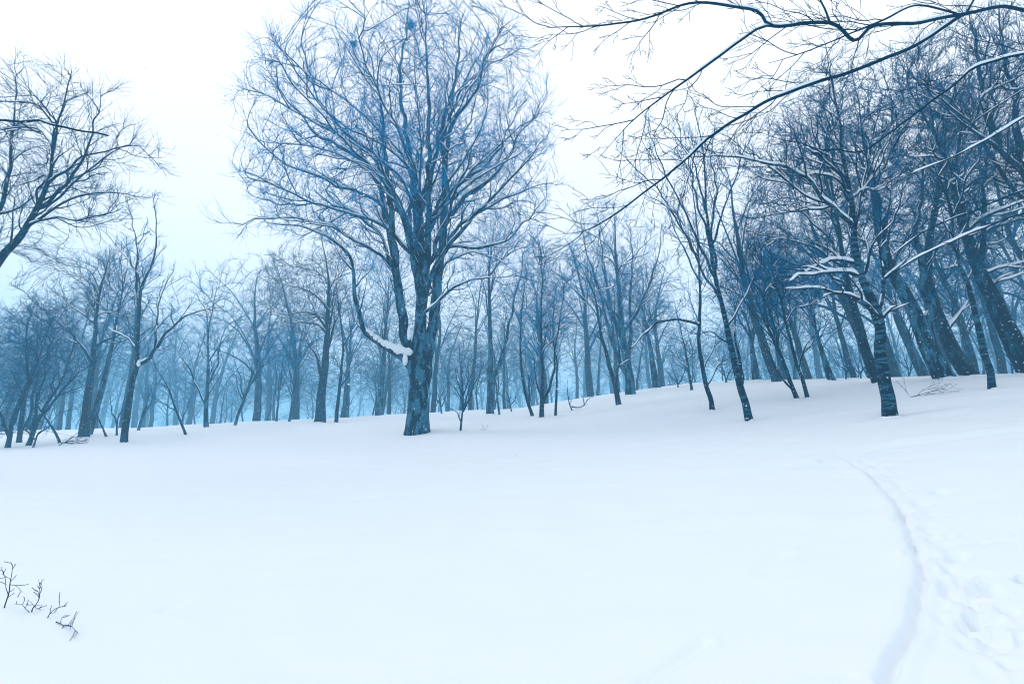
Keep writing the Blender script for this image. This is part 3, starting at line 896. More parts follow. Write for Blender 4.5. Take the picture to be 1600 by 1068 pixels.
tree('thin_shrub', 'forked pale shrub behind the forked sapling', [(216, 675), (224, 645), (234, 615), (240, 590)], 5, Y=31, step=0.2, paths=[(ov([(221, 655), (236, 630), (243, 605)], 0.2), 0.7, 0.005)], sprout=dict(gap=0.3, ang=0.6, length=1.2, levels=3, rs=0.014, up=0.3, f0t=0.4, f0l=0.3), tw=(0.4, 0.3, 0.004), **shrub)

# ------------------------------------------------------------------ shrubs and trees right of the beech
tree('sapling_shrub', 'little fan-shaped sapling growing beside the foot of the great beech', [(719, 672), (721, 655), (723, 640), (724, 618), (722, 590), (720, 560)], 4.5, Y=18.6, step=0.09, paths=[
     (ov([(722, 645), (733, 625), (742, 600), (750, 585), (756, 562)], -0.3), 0.8, 0.004), (ov([(720, 660), (714, 645), (706, 638), (698, 635)], -0.2), 0.6, 0.004), (ov([(723, 632), (715, 612), (704, 600), (692, 592)], 0.3), 0.6, 0.004),
     (ov([(723, 638), (731, 612), (734, 590), (744, 570)], 0.4), 0.7, 0.004), (ov([(724, 618), (732, 590), (730, 565)], -0.4), 0.6, 0.004), (ov([(724, 622), (716, 600), (712, 575)], 0.2), 0.6, 0.004)],
     sprout=dict(gap=0.17, ang=0.6, length=0.62, levels=2, rs=0.010, up=0.35, f0t=0.4, f0l=0.2), tw=(0.15, 0.2, 0.003), bark='dark', **shrub)
tree('bare_tree', 'forked grey tree standing behind the fan-shaped sapling', [(766, 642), (766, 610), (766, 575), (766, 535), (765, 480), (764, 430), (768, 385), (774, 340)], 13, Y=31, crown=[(770, 410, 55, 80, 0.9), (820, 400, 42, 75, 0.9)], limbs=7, f0=0.35, natt=2000, step=0.24, D=0.24,
     paths=[(ov([(766, 610), (778, 575), (787, 540), (797, 500), (806, 465), (814, 430), (820, 390)], -0.4), 0.62, 0.02)], tw=(1.5, 0.5, 0.005), tip=0.0065)
tree('slender_tree', 'thin crooked stem touching the foot of the forked grey tree', [(780, 641), (777, 620), (775, 600), (772, 570), (776, 540)], 4, Y=29.5, natt=0, limbs=0, step=0.2, sprout=dict(gap=0.4, ang=0.7, length=1.0, levels=2, rs=0.012, up=0.3, f0t=0.3, f0l=0.3), tw=(0.3, 0.3, 0.004), snow=None, fork_snow=0)
tree('slender_tree', 'curved twin-stemmed tree, first right of the forked grey tree', [(832, 645), (824, 625), (818, 600), (815, 570), (813, 530), (816, 480), (822, 430), (826, 395)], 6, Y=25, crown=[(825, 450, 36, 65, 0.9)], limbs=4, f0=0.4, natt=420, step=0.2, D=0.2, paths=[(ov([(826, 630), (826, 600), (824, 575), (812, 555), (800, 535)], 0.4), 0.6, 0.007)], tw=(1.2, 0.4, 0.0045), bark='dark')
tree('bare_tree', 'dark bushy tree with many upright stems in mid clearing', [(846, 652), (847, 620), (848, 590), (847, 560), (846, 510), (846, 460), (850, 420), (856, 390)], 8.5, Y=22.5, crown=[(862, 425, 52, 62, 0.9, 0, 1.4), (850, 510, 55, 50, 0.9)], limbs=6, f0=0.3, natt=1900, step=0.18, D=0.18,
     paths=[(ov([(847, 635), (858, 605), (866, 570), (872, 530), (878, 480), (884, 440)], -0.3), 0.6, 0.008), (ov([(847, 625), (842, 600), (835, 575), (832, 545)], 0.3), 0.5, 0.006), (ov([(847, 560), (860, 535), (880, 510), (915, 492)], -0.3), 0.4, 0.005)], tw=(1.6, 0.36, 0.0045), bark='dark')
tree('slender_tree', 'single straight slim stem right of the dark bushy tree', [(868, 650), (869, 620), (870, 590), (871, 570), (866, 540), (864, 500), (868, 450)], 5, Y=22.7, crown=[(868, 490, 40, 50, 0.9)], limbs=4, f0=0.4, natt=350, step=0.18, D=0.18, tw=(1.2, 0.38, 0.0042), bark='dark')
tree('thin_shrub', 'low shrub with two curled shoots on the open snow', [(894, 637), (889, 628), (887, 612), (886, 590)], 3, Y=25, step=0.1, paths=[(ov([(893, 634), (905, 636), (913, 632), (920, 622), (928, 618)], -0.2), 0.9, 0.005), (ov([(913, 632), (911, 622), (907, 615)], -0.2), 0.7, 0.004)], sprout=dict(gap=0.16, ang=0.6, length=0.5, levels=2, rs=0.009, up=0.3, f0t=0.3, f0l=0.3), tw=(0.1, 0.2, 0.003), **shrub)
tree('bare_tree', 'dark left-leaning trunk in front of the round-crowned tree', [(967, 632), (962, 605), (955, 580), (948, 555), (940, 525), (934, 490), (928, 460), (915, 430), (900, 405), (880, 395)], 9, Y=24.3, crown=[(905, 430, 42, 42, 0.9), (940, 470, 40, 50, 0.9)], limbs=5, f0=0.4, natt=700, step=0.2, D=0.2, paths=[(ov([(963, 610), (965, 580), (966, 550), (962, 500), (958, 450)], 0.5), 0.5, 0.008)], tw=(1.3, 0.4, 0.0045), bark='dark')
tree('round_crowned_tree', 'many-stemmed tree with a domed crown beyond the left-leaning trunk', [(985, 617), (983, 590), (979, 560), (974, 530), (970, 490), (966, 440), (962, 390), (960, 340), (958, 310)], 16, Y=31, crown=[(955, 385, 74, 84, 0.95), (985, 450, 58, 50, 0.9, 0, 1.3)], limbs=10, f0=0.28, natt=2600, step=0.24, D=0.24, rise=0.7,
     paths=[(ov([(983, 590), (964, 560), (952, 520), (940, 470), (925, 420), (912, 370), (905, 330)], -0.6), 0.45, 0.012), (ov([(980, 570), (985, 520), (985, 470), (988, 410), (985, 350)], 0.6), 0.5, 0.012), (ov([(978, 545), (960, 500), (948, 440), (940, 380), (932, 330)], 0.8), 0.42, 0.012), (ov([(976, 520), (995, 490), (1010, 455), (1022, 420), (1030, 390), (1034, 350)], -0.4), 0.4, 0.012)], tw=(1.5, 0.5, 0.005), tip=0.0065)
tree('bare_tree', 'straight grey trunk right of the round-crowned tree', [(1026, 608), (1022, 580), (1017, 550), (1011, 515), (1004, 480), (998, 450)], 13, Y=33, crown=[(1005, 470, 45, 50, 0.9)], f0=0.5, **V2)
tree('slender_tree', 'thin dark tree with drooping side twigs, left of two crooked trunks', [(1081, 608), (1077, 585), (1073, 560), (1068, 535), (1060, 500), (1052, 465)], 5, Y=25.5, natt=0, limbs=0, step=0.18, sprout=dict(gap=0.28, ang=1.0, length=1.5, levels=3, rs=0.014, up=0.05, f0t=0.3, f0l=0.3), tw=(0.3, 0.3, 0.004), bark='dark')

# ------------------------------------------------------------------ trees on the right
SL = dict(tip=0.003, limbs=0, natt=0, step=0.13, limb_r=0.035)
tree('slender_tree', 'slim crooked trunk with an arching snowy branch to its left', [(1113, 640), (1110, 620), (1102, 597), (1097, 570), (1093, 540), (1093, 500), (1094, 450), (1091, 400), (1089, 350), (1082, 300), (1078, 250)], 8.5, Y=15.3, bark='dark',
     paths=[(ov([(1095, 505), (1070, 500), (1045, 500), (1020, 508), (1004, 522), (992, 538), (984, 546)], -0.5), 0.6, 0.012), (ov([(1105, 600), (1118, 580), (1135, 562), (1150, 555)], 0.3), 0.4, 0.005), (ov([(1098, 575), (1115, 545), (1140, 520)], 0.3), 0.4, 0.005), (ov([(1090, 400), (1060, 350), (1030, 300), (1000, 270), (960, 235)], 0.6), 0.5, 0.005), (ov([(1092, 440), (1075, 400), (1050, 350), (1040, 300)], 0.6), 0.45, 0.005)],
     sprout=dict(gap=0.35, ang=0.6, length=1.5, levels=3, rs=0.012, up=0.35, f0t=0.35, f0l=0.35), tw=(0.3, 0.3, 0.0035), snow=(0.012, 1.2, 0.35), **SL)
tree('slender_tree', 'tall slim dark tree with upright whip-like branches in mid clearing', [(1171, 656), (1166, 635), (1157, 605), (1150, 580), (1143, 545), (1135, 510), (1127, 470), (1117, 430), (1109, 380), (1104, 330), (1102, 280), (1096, 220), (1085, 170)], 13, Y=12.5, bark='band',
     paths=[(ov([(1157, 605), (1158, 580), (1154, 550), (1148, 520), (1150, 480)], 0.5), 0.5, 0.008), (ov([(1120, 440), (1100, 400), (1078, 350), (1055, 300), (1030, 250), (1012, 200)], -0.5), 0.4, 0.005), (ov([(1115, 420), (1112, 360), (1118, 300), (1112, 240), (1120, 180)], 0.5), 0.4, 0.005), (ov([(1127, 470), (1098, 420), (1070, 360), (1040, 320), (1000, 300)], 0.5), 0.4, 0.005),
            (ov([(1110, 390), (1130, 330), (1150, 270), (1180, 200)], -0.4), 0.35, 0.005), (ov([(1108, 370), (1090, 310), (1075, 250), (1060, 190)], 0.6), 0.35, 0.005), (ov([(1135, 510), (1160, 470), (1185, 420), (1200, 380)], 0.5), 0.35, 0.005), (ov([(1104, 330), (1085, 260), (1060, 220), (1030, 190)], -0.5), 0.3, 0.005), (ov([(1140, 540), (1115, 520), (1090, 520)], -0.3), 0.3, 0.005)],
     sprout=dict(gap=0.3, ang=0.5, length=1.3, levels=3, rs=0.008, up=0.45, f0t=0.35, f0l=0.3), tw=(0.3, 0.28, 0.0032), snow=(0.012, 1.0, 0.2), **SL)
tree('slender_tree', 'left one of two close thin leaning trunks with low branches', [(1245, 623), (1236, 600), (1226, 570), (1215, 545), (1203, 518), (1190, 490), (1175, 450), (1160, 400)], 8, Y=14.8, bark='dark', crown=[(1185, 430, 60, 62, 0.9, 1), (1170, 380, 50, 50, 0.9, 1)], limbs=5, f0=0.35, twig='twig_dark', natt=1700, step=0.15, D=0.15, paths=[(ov([(1240, 610), (1222, 590), (1205, 560), (1190, 530)], -0.3), 0.5, 0.006)], tw=(1.5, 0.32, 0.0038), limb_r=0.035, snow=(0.012, 1.0, 0.25))
tree('slender_tree', 'right one of two close thin leaning trunks', [(1262, 621), (1255, 595), (1245, 570), (1238, 540), (1228, 505), (1220, 470), (1210, 430), (1200, 380)], 7, Y=14.7, bark='dark', crown=[(1215, 400, 50, 60, 0.9), (1240, 470, 45, 40, 0.9)], limbs=4, f0=0.4, twig='twig_dark', natt=1100, step=0.15, D=0.15, paths=[(ov([(1248, 575), (1256, 545), (1275, 520), (1300, 505)], -0.3), 0.5, 0.006)], tw=(1.4, 0.32, 0.0038), limb_r=0.035, snow=(0.012, 1.0, 0.25))
tree('bare_tree', 'hazy leaning trunk behind the two thin trunks', [(1299, 600), (1292, 575), (1284, 550), (1276, 520), (1268, 490), (1262, 460)], 12.5, Y=20, crown=[(1250, 440, 60, 60, 0.9)], f0=0.5, limbs=7, natt=1500, step=0.22, D=0.22, tw=(1.6, 0.42, 0.0048), tip=0.006)
tree('bare_tree', 'dark thick trunk close behind the banded trunk', [(1372, 598), (1362, 575), (1352, 545), (1342, 505), (1332, 470), (1322, 430), (1314, 380), (1306, 330), (1296, 270), (1286, 200)], 17, Y=15.5, bark='dark', crown=[(1250, 330, 90, 95, 0.9, 1), (1290, 230, 80, 80, 0.9), (1220, 420, 60, 50)], limbs=10, f0=0.35, twig='twig_dark', natt=3300, step=0.18, D=0.18, tw=(1.7, 0.4, 0.005), limb_scale=0.4, snow=(0.010, 1.4, 0.55))
tree('banded_tree', 'foremost tree on the slope, its short banded trunk forking into snowy limbs', [(1391, 650), (1387, 620), (1381, 590), (1377, 560), (1375, 525), (1372, 492), (1360, 462), (1346, 432), (1338, 400), (1334, 360), (1330, 310), (1318, 250), (1312, 190), (1300, 130), (1290, 70)], 22.5, Y=10.1, bark='band',
     crown=[(1290, 300, 115, 90, 0.9), (1250, 230, 90, 70, 0.9, 0, 1.3), (1310, 160, 80, 70, 0.9), (1370, 330, 70, 80)], limbs=5, f0=0.45, natt=4000, step=0.13, D=0.13,
     paths=[(ov([(1374, 500), (1366, 490), (1350, 475), (1325, 462), (1300, 456), (1260, 452), (1205, 455)], -0.7), 0.42, 0.006), (ov([(1374, 495), (1378, 470), (1379, 430), (1378, 390), (1390, 330), (1395, 270)], 0.4), 0.35, 0.008), (ov([(1376, 498), (1388, 488), (1402, 478)], -0.3), 0.2, 0.012),
            (ov([(1346, 432), (1320, 424), (1290, 425), (1250, 432), (1220, 444)], -0.9), 0.33, 0.006), (ov([(1340, 410), (1320, 405), (1285, 412), (1245, 430), (1200, 445)], 0.5), 0.28, 0.006), (ov([(1334, 360), (1318, 340), (1300, 320), (1282, 305), (1260, 280), (1230, 262), (1180, 252), (1130, 246), (1060, 240)], -0.8), 0.36, 0.006),
            (ov([(1300, 320), (1260, 330), (1210, 335), (1180, 345)], -0.5), 0.2, 0.005), (ov([(1333, 350), (1350, 300), (1380, 240), (1400, 170)], 0.6), 0.34, 0.006), (ov([(1345, 430), (1358, 400), (1372, 370), (1400, 340)], -0.4), 0.25, 0.006), (ov([(1282, 305), (1250, 300), (1210, 270), (1170, 230)], 0.4), 0.2, 0.005)],
     tw=(1.5, 0.32, 0.004), tip=0.0045, limb_r=0.03, snow=(0.009, 1.5, 0.55), power=1.5, di=1.3, dk=0.24, free=0.4, fork_snow=0.04, branch=1.3, twig='twig_dark')
tree('bare_tree', 'broad left-leaning trunk on the upper slope right of the banded trunk', [(1478, 594), (1464, 570), (1450, 540), (1436, 505), (1420, 470), (1400, 435), (1385, 400), (1372, 350), (1365, 290), (1350, 220), (1340, 150)], 29, Y=14.2, bark='beech', crown=[(1390, 250, 95, 110, 0.9, 1), (1370, 150, 80, 80, 0.9, 1), (1440, 330, 60, 80)], limbs=9, f0=0.4, twig='twig_dark', natt=3200, step=0.17, D=0.17,
     paths=[(ov([(1455, 550), (1450, 510), (1448, 470), (1440, 420), (1430, 370), (1440, 300), (1445, 220)], 0.3), 0.6, 0.012)], tw=(1.7, 0.38, 0.0048), snow=(0.010, 1.4, 0.55), power=1.2, limb_scale=0.35)
tree('bare_tree', 'leaning trunk crossing behind the broad left-leaning one, foot further uphill', [(1514, 589), (1500, 568), (1485, 540), (1470, 505), (1458, 470), (1448, 430), (1452, 380), (1462, 320), (1470, 260), (1480, 180)], 24, Y=15.6, bark='dark', crown=[(1465, 230, 80, 100, 0.9, 1), (1480, 130, 80, 80, 0.9)], limbs=8, f0=0.4, twig='twig_dark', natt=2700, step=0.18, D=0.18, tw=(1.7, 0.4, 0.005), power=1.2, limb_scale=0.35, snow=(0.010, 1.4, 0.55),
     paths=[(ov([(1478, 520), (1490, 500), (1505, 480), (1520, 462)], 0.4), 0.3, 0.01)])
tree('slender_tree', 'slim mottled trunk high on the slope, before the massive leaning one', [(1550, 607), (1547, 580), (1540, 550), (1531, 520), (1521, 480), (1510, 440), (1497, 400), (1488, 350), (1480, 290), (1475, 220)], 11.5, Y=11.5, bark='band', crown=[(1480, 300, 60, 90, 0.9), (1500, 400, 50, 50)], limbs=6, f0=0.45, twig='twig_dark', natt=1700, step=0.14, D=0.14, tw=(1.4, 0.3, 0.0035), limb_r=0.035, snow=(0.010, 1.4, 0.55))
tree('beech_tree', 'massive trunk leaning in at the frame edge, highest on the slope', [(1612, 592), (1592, 550), (1575, 515), (1555, 475), (1540, 445), (1525, 410), (1512, 370), (1500, 330), (1492, 280), (1500, 220), (1510, 160)], 32, Y=13, bark='dark', crown=[(1545, 200, 100, 130, 0.9), (1580, 350, 80, 100, 0.9), (1520, 80, 90, 80, 0.9)], limbs=9, f0=0.4, twig='twig_dark', natt=3700, step=0.16, D=0.16,
     paths=[(ov([(1528, 420), (1534, 390), (1536, 350), (1535, 300), (1545, 240), (1560, 180)], -0.4), 0.3, 0.01), (ov([(1545, 455), (1560, 440), (1580, 436), (1620, 420)], -0.5), 0.14, 0.008), (ov([(1530, 425), (1560, 418), (1600, 410), (1640, 395)], -0.5), 0.16, 0.008), (ov([(1515, 380), (1560, 350), (1600, 340), (1650, 310)], 0.6), 0.2, 0.008)],
     tw=(1.7, 0.38, 0.0048), power=1.2, limb_scale=0.35, snow=(0.010, 1.4, 0.55))
tree('bare_tree', 'big crooked-limbed tree rising past the top corner', [(1690, 600), (1675, 500), (1655, 400), (1630, 320), (1606, 280), (1578, 250), (1555, 228), (1530, 210), (1500, 190), (1470, 160)], 36, Y=12, bark='dark', crown=[(1540, 130, 100, 120, 0.9), (1480, 120, 90, 90, 0.9), (1600, 200, 90, 110)], limbs=8, f0=0.45, twig='twig_dark', natt=3300, step=0.16, D=0.16, paths=[(ov([(1600, 275), (1590, 220), (1585, 150), (1570, 80), (1560, 10)], 0.5), 0.4, 0.012), (ov([(1560, 232), (1540, 170), (1530, 100), (1515, 20)], 0.8), 0.35, 0.012)], tw=(1.7, 0.38, 0.0048), power=1.2, limb_scale=0.35, snow=(0.010, 1.4, 0.55))
tree('slender_tree', 'thin hazy leaning stem between banded trunk and broad trunk', [(1449, 588), (1438, 568), (1428, 545), (1420, 520), (1410, 500), (1398, 470)], 11, Y=24, crown=[(1395, 440, 50, 60, 0.9)], limbs=6, f0=0.45, natt=800, step=0.25, D=0.25, tw=(1.5, 0.45, 0.005))
for (bx, by, dx, top, w_, Y_, lab) in ((1182, 602, -14, 480, 16, 27, 'pale stout trunk behind the tall slim dark tree'), (1224, 600, -18, 480, 14, 30, 'palest stout trunk behind the two close thin trunks'),
                                   (1510, 588, -12, 470, 12, 26, 'faint upright trunk seen between the leaning trunks and the slim mottled one')):
    tree('bare_tree', lab, [(bx, by), (bx + dx * 0.35, by - 40), (bx + dx * 0.8, by - 85), (bx + dx * 1.4, top)], w_, Y=Y_, crown=[(bx + dx * 1.5, top - 25, 62, 70, 0.9)], f0=0.5, **{**V2, 'natt': 1500})
# saplings in the haze up the slope
for k, (bx, by, Y_, h, lab) in enumerate(((1322, 598, 21, 70, 'thin whip shrub left of the dark thick trunk'), (1345, 597, 22, 55, 'low whip shrub beside the dark thick trunk'), (1420, 592, 21, 60, 'wispy shrub left of the thin hazy stem'),
                                     (1582, 588, 17, 75, 'wispy leaning shrub under the massive leaning trunk'), (1060, 609, 30, 50, 'wispy shrub left of the drooping-twigged tree'), (1135, 604, 28, 60, 'wispy shrub between the crooked trunk and the tall slim tree'),
                                     (799, 640, 33, 45, 'small pale twig bush right of the forked grey tree'), (690, 645, 34, 60, 'small pale twig bush between beech and fan-shaped sapling'), (1500, 591, 20, 66, 'faint shrub in the gap left of the slim mottled trunk'))):
    tree('thin_shrub', lab, [(bx, by), (bx - 3, by - h * 0.35), (bx - 10, by - h * 0.7), (bx - 16, by - h)], 3.2, Y=Y_, step=0.16, paths=[(ov([(bx - 1, by - h * 0.15), (bx + 8, by - h * 0.5), (bx + 12, by - h * 0.85)], 0.3), 0.8, 0.004), (ov([(bx - 2, by - h * 0.25), (bx - 16, by - h * 0.5), (bx - 30, by - h * 0.75)], -0.3), 0.7, 0.004)],
         sprout=dict(gap=0.3, ang=0.6, length=1.0, levels=2, rs=0.012, up=0.3, f0t=0.25, f0l=0.2), tw=(0.3, 0.3, 0.004), **shrub)

# ------------------------------------------------------------------ near trees outside the frame whose boughs hang into view
OV = dict(twig='twig_dark', tip=0.0015, limbs=0, natt=0, step=0.09, limb_r=0.03, bark='beech', free=0.9, wob=0.12)
tree('overhanging_tree', 'near tree whose zigzag bough spans the upper corner of the sky', [(2080, 800), (2060, 500), (2010, 200), (1990, 60), (1980, -200)], 70, Y=5.2, paths=[
     ([(1995, 95), (1850, 55), (1700, 30), (1600, 17), (1571, 10), (1510, 21), (1440, 35), (1367, 40), (1334, 64), (1296, 36), (1208, 40), (1182, 19), (1130, 7), (1077, 5), (1020, 25), (970, 37), (900, 42), (848, 46)], 0.125, 0.0025),
     ([(1510, 20), (1490, 30), (1438, 66), (1380, 92), (1338, 109), (1248, 138), (1182, 166), (1106, 218), (1068, 252), (1001, 304), (925, 356), (855, 368)], 0.05, 0.0016),
     ([(1208, 40), (1182, 45), (1115, 95), (1063, 133), (997, 180), (935, 247)], 0.05, 0.003),
     ([(1300, 40), (1284, 5), (1270, -40)], 0.07, 0.006), ([(1500, 22), (1440, 8), (1370, 36), (1290, 70), (1200, 100)], 0.04, 0.003), ([(1510, 15), (1525, -5), (1540, -30)], 0.07, 0.008),
     ([(2000, 180), (1850, 90), (1700, 70), (1600, 84), (1525, 105), (1502, 124), (1457, 157), (1412, 191), (1350, 235), (1300, 233), (1240, 250)], 0.13, 0.004)],
     sprout=dict(gap=0.21, ang=0.5, length=1.2, levels=3, rs=0.005, up=0.06, flat=0.6, f0t=0.97, f0l=0.36, bend=0.18, tip_short=0.5), tw=(0.06, 0.12, 0.0018), snow=(0.012, 0.8, 0.05), top_r=0.05, **OV)
tree('overhanging_tree', 'near tree whose straight snow-lined branches slant down across the leaning trunks', [(1960, 760), (1930, 500), (1900, 200), (1890, 0)], 50, Y=7.2, paths=[
     ([(1905, 120), (1750, 150), (1640, 165), (1573, 200), (1531, 224), (1478, 250), (1431, 268), (1390, 293)], 0.13, 0.006), ([(1915, 200), (1760, 240), (1600, 297), (1536, 323), (1447, 360), (1381, 410)], 0.13, 0.007), ([(1925, 300), (1750, 310), (1600, 334), (1528, 360), (1476, 382), (1426, 406), (1384, 436)], 0.13, 0.008),
     ([(1900, 60), (1760, 80), (1620, 130), (1500, 205), (1430, 262)], 0.10, 0.005)],
     sprout=dict(gap=0.32, ang=0.5, length=0.6, levels=2, rs=0.006, up=0.2, flat=0.5, f0t=0.97, f0l=0.4, bend=0.25), tw=(0.06, 0.15, 0.002), snow=(0.007, 1.1, 0.15), top_r=0.05, **OV)
tree('overhanging_tree', 'near tree with one broken dark bough pointing across the pale sky', [(-420, 820), (-390, 500), (-370, 200), (-360, -50)], 60, Y=5.5, paths=[([(-372, 240), (-200, 215), (-60, 190), (0, 188), (30, 190), (62, 189), (80, 196), (120, 204), (150, 207), (169, 212)], 0.13, 0.010), ([(35, 191), (50, 203), (66, 210)], 0.06, 0.006), ([(55, 190), (62, 186), (65, 184)], 0.06, 0.008)],
     tw=(0, 0.1, 0.002), snow=(0.012, 0.6, 0.1), top_r=0.05, **{**OV, 'bark': 'dark'})

# ------------------------------------------------------------------ shoots poking through the snow near the viewer
sp = dict(category='twig', limbs=0, natt=0, limb_r=0.5, snow=None, fork_snow=0, top_r=0.0016, bark='dark', step=0.02, tip=0.0012, tw=(0, 0.1, 0.001))
SPR = dict(gap=0.07, ang=0.8, length=0.09, levels=2, rs=0.0028, up=0.2, f0t=0.3, f0l=0.3)
tree('twig_shoot', 'tallest upright shoot poking from the snow at the frame edge', [(6, 951), (10, 938), (14, 925), (16, 908), (19, 893), (20, 880)], 1.9, paths=[([(13, 928), (10, 912), (6, 898), (1, 884)], 0.7, 0.0016), ([(16, 911), (24, 913), (31, 917), (37, 923)], 0.55, 0.0014), ([(15, 906), (8, 900), (2, 896)], 0.5, 0.0014), ([(19, 884), (18, 878), (16, 876)], 0.5, 0.0012)], sprout=SPR, **sp)
tree('twig_shoot', 'forked shoot with a long side twig, second from the frame edge', [(49, 957), (51, 950), (57, 943), (61, 934), (62, 922), (61, 904)], 1.9, paths=[([(49, 956), (42, 951), (34, 946), (23, 942)], 0.7, 0.0014), ([(62, 928), (65, 915), (65, 907)], 0.6, 0.0014), ([(61, 930), (56, 922), (52, 921)], 0.55, 0.0014), ([(52, 947), (57, 951), (63, 952)], 0.45, 0.0012), ([(53, 946), (50, 940), (47, 936)], 0.5, 0.0012)], sprout=SPR, **sp)
tree('twig_shoot', 'shoot arching sideways between the forked shoot and the bent one', [(74, 965), (78, 958), (85, 951), (92, 948), (100, 946), (106, 944)], 1.7, paths=[([(92, 948), (93, 942), (93, 938)], 0.6, 0.0012), ([(80, 957), (86, 957), (88, 953)], 0.5, 0.0012)], sprout=SPR, **sp)
tree('twig_shoot', 'bent shoot lying along the snow, farthest from the frame edge', [(88, 971), (94, 973, -0.04), (100, 976, -0.08), (107, 977, -0.13), (112, 978, -0.17), (117, 983, -0.24), (119, 990, -0.31), (116, 997, -0.37)], 1.9, paths=[([(93, 973, -0.04), (94, 966, -0.04), (98, 962, -0.05), (103, 960, -0.06)], 0.6, 0.0012), ([(112, 978, -0.17), (116, 968, -0.18), (121, 960, -0.2), (125, 955, -0.2)], 0.6, 0.0013), ([(110, 978, -0.15), (110, 983, -0.2)], 0.5, 0.0014)], sprout=SPR, **sp)
fl = dict(category='twig', limbs=0, natt=0, limb_r=0.5, snow=None, fork_snow=0, top_r=0.003, bark='dark', step=0.08)
tree('fallen_branch', 'bare fan of twigs lying on the snow right of the banded trunk', [(1424, 619), (1440, 616), (1455, 611), (1475, 607), (1495, 606)], 0.7, Y=11.8, paths=[([(1435, 617), (1455, 616), (1480, 618)], 0.8, 0.003), ([(1432, 617), (1450, 608), (1470, 603)], 0.8, 0.003), ([(1424, 618), (1418, 612), (1414, 606)], 0.8, 0.003)], sprout=dict(gap=0.14, ang=0.4, length=0.5, levels=2, rs=0.0022, up=0.05, f0t=0.2, f0l=0.2), tw=(0, 0.15, 0.002), **{**fl, 'top_r': 0.0016, 'tip': 0.0014})
tree('fallen_branch', 'low spray of twigs flat on the snow below the twin trunks', [(92, 690), (105, 689), (120, 688), (136, 689)], 1.6, Y=22.4, paths=[([(98, 690), (110, 692), (125, 691)], 0.8, 0.004), ([(100, 689), (112, 684), (124, 682)], 0.8, 0.004)], sprout=dict(gap=0.16, ang=0.5, length=0.6, levels=2, rs=0.006, up=0.02, f0t=0.1, f0l=0.1), tw=(0.1, 0.2, 0.003), **fl)
tree('grass_sprig', 'faint dry sprig in the snow right of the fan-shaped sapling', [(757, 674), (756, 668), (753, 663)], 0.7, Y=18.5, paths=[([(757, 674), (761, 668), (762, 664)], 0.8, 0.002), ([(757, 673), (750, 669)], 0.8, 0.002)], tw=(0, 0.1, 0.002), **{**fl, 'top_r': 0.002})

# ------------------------------------------------------------------ birds' nest clumps (mistletoe) in the beech
def clump(label, px, py, Y, rad, n, seed):
    rng = np.random.default_rng(seed)
    c = P(px, py, Y)
    pts, R, C = [], [], []
    for k in range(n):
        a = c + unit(rng.normal(0, 1, 3)) * rad * rng.random() * 0.5
        d = unit(rng.normal(0, 1, 3)); L = rad * rng.uniform(0.4, 0.95)
        b = a + d * L * 0.5; e = b + unit(d + rng.normal(0, 0.4, 3)) * L * 0.5
        pts += [a, b, e]; R += [0.008, 0.007, 0.004]; C += [k] * 3
    o = obj_from('mistletoe_clump', *tubes(np.array(pts), np.array(R), np.array(C), 3), 'twig', None, c)
    mark(o, label, 'mistletoe', None, 'dark mistletoe clumps in the crowns')
clump('dark round twig clump near the top of the great beech', 642, 40, MY + 2.3, 0.34, 320, 1)
clump('smaller dark clump high on the left side of the great beech', 552, 68, MY - 1.0, 0.22, 130, 2)

# ------------------------------------------------------------------ the far wood: pale trees in the haze
FAR = []
def far_proto(seed, h, cr, r0, nst, natt):
    rng = np.random.default_rng(seed)
    sk = Skeleton(rng, 0.4)
    top = np.array([rng.normal(0, 0.5), rng.normal(0, 0.5), h * 0.92])
    ti = sk.path([np.array([0, 0, -0.8]), np.zeros(3), np.array([rng.normal(0, 0.15), rng.normal(0, 0.15), h * 0.3]), np.array([rng.normal(0, 0.3), rng.normal(0, 0.3), h * 0.6]), top], r0, 0.03, attach=False)
    sk.free_from = int(len(ti) * 0.3)
    for q in range(nst):
        az = q * 2.4 + rng.random(); k = int(len(ti) * rng.uniform(0.3, 0.75)); p0 = np.array(sk.pos[ti[k]])
        e = np.array([math.cos(az) * cr * rng.uniform(0.6, 1), math.sin(az) * cr * rng.uniform(0.6, 1), p0[2] + h * rng.uniform(0.15, 0.4)])
        m = p0 * 0.55 + e * 0.45 + np.array([0, 0, 0.05 * h])
        sk.path([p0, m, e], sk.sr[ti[k]] * 0.5, 0.02, start=ti[k])
    d = unit(rng.normal(0, 1, (natt, 3))) * (rng.random(natt) ** 0.3)[:, None]
    att = d * np.array([cr, cr, h * 0.36]) + np.array([0, 0, h * 0.66])
    sk.colonize(att, 0.42, 4.0, 0.7, trop=0.15)
    pos, r, par, kids, chains = gather(sk, 0.013)
    tr = tubes(*chain_arrays(pos, r, chains[:1]), 9)
    pr = Parts()
    pr.add(*tubes(*chain_arrays(pos, r, [c for c in chains[1:]]), 3))
    tws = make_twigs(pos, r, par, rng, 0.03, 1.6, 0.8, 0.009)
    for t in tws: pr.add(*tubes(*t, 3))
    tm = mesh_from('far_trunk', *tr); tm.materials.append(MAT['dark'])
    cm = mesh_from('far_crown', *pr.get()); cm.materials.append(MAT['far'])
    TRI[0] += (len(tr[1]) + len(pr.get()[1])) * 2
    FAR.append((tm, cm, h))
for a in ((101, 12, 3.6, 0.26, 7, 700), (102, 14, 4.2, 0.34, 8, 800), (103, 9, 3.0, 0.16, 7, 520), (104, 13, 3.2, 0.22, 6, 600), (105, 7, 2.6, 0.11, 8, 420)):
    far_proto(*a)
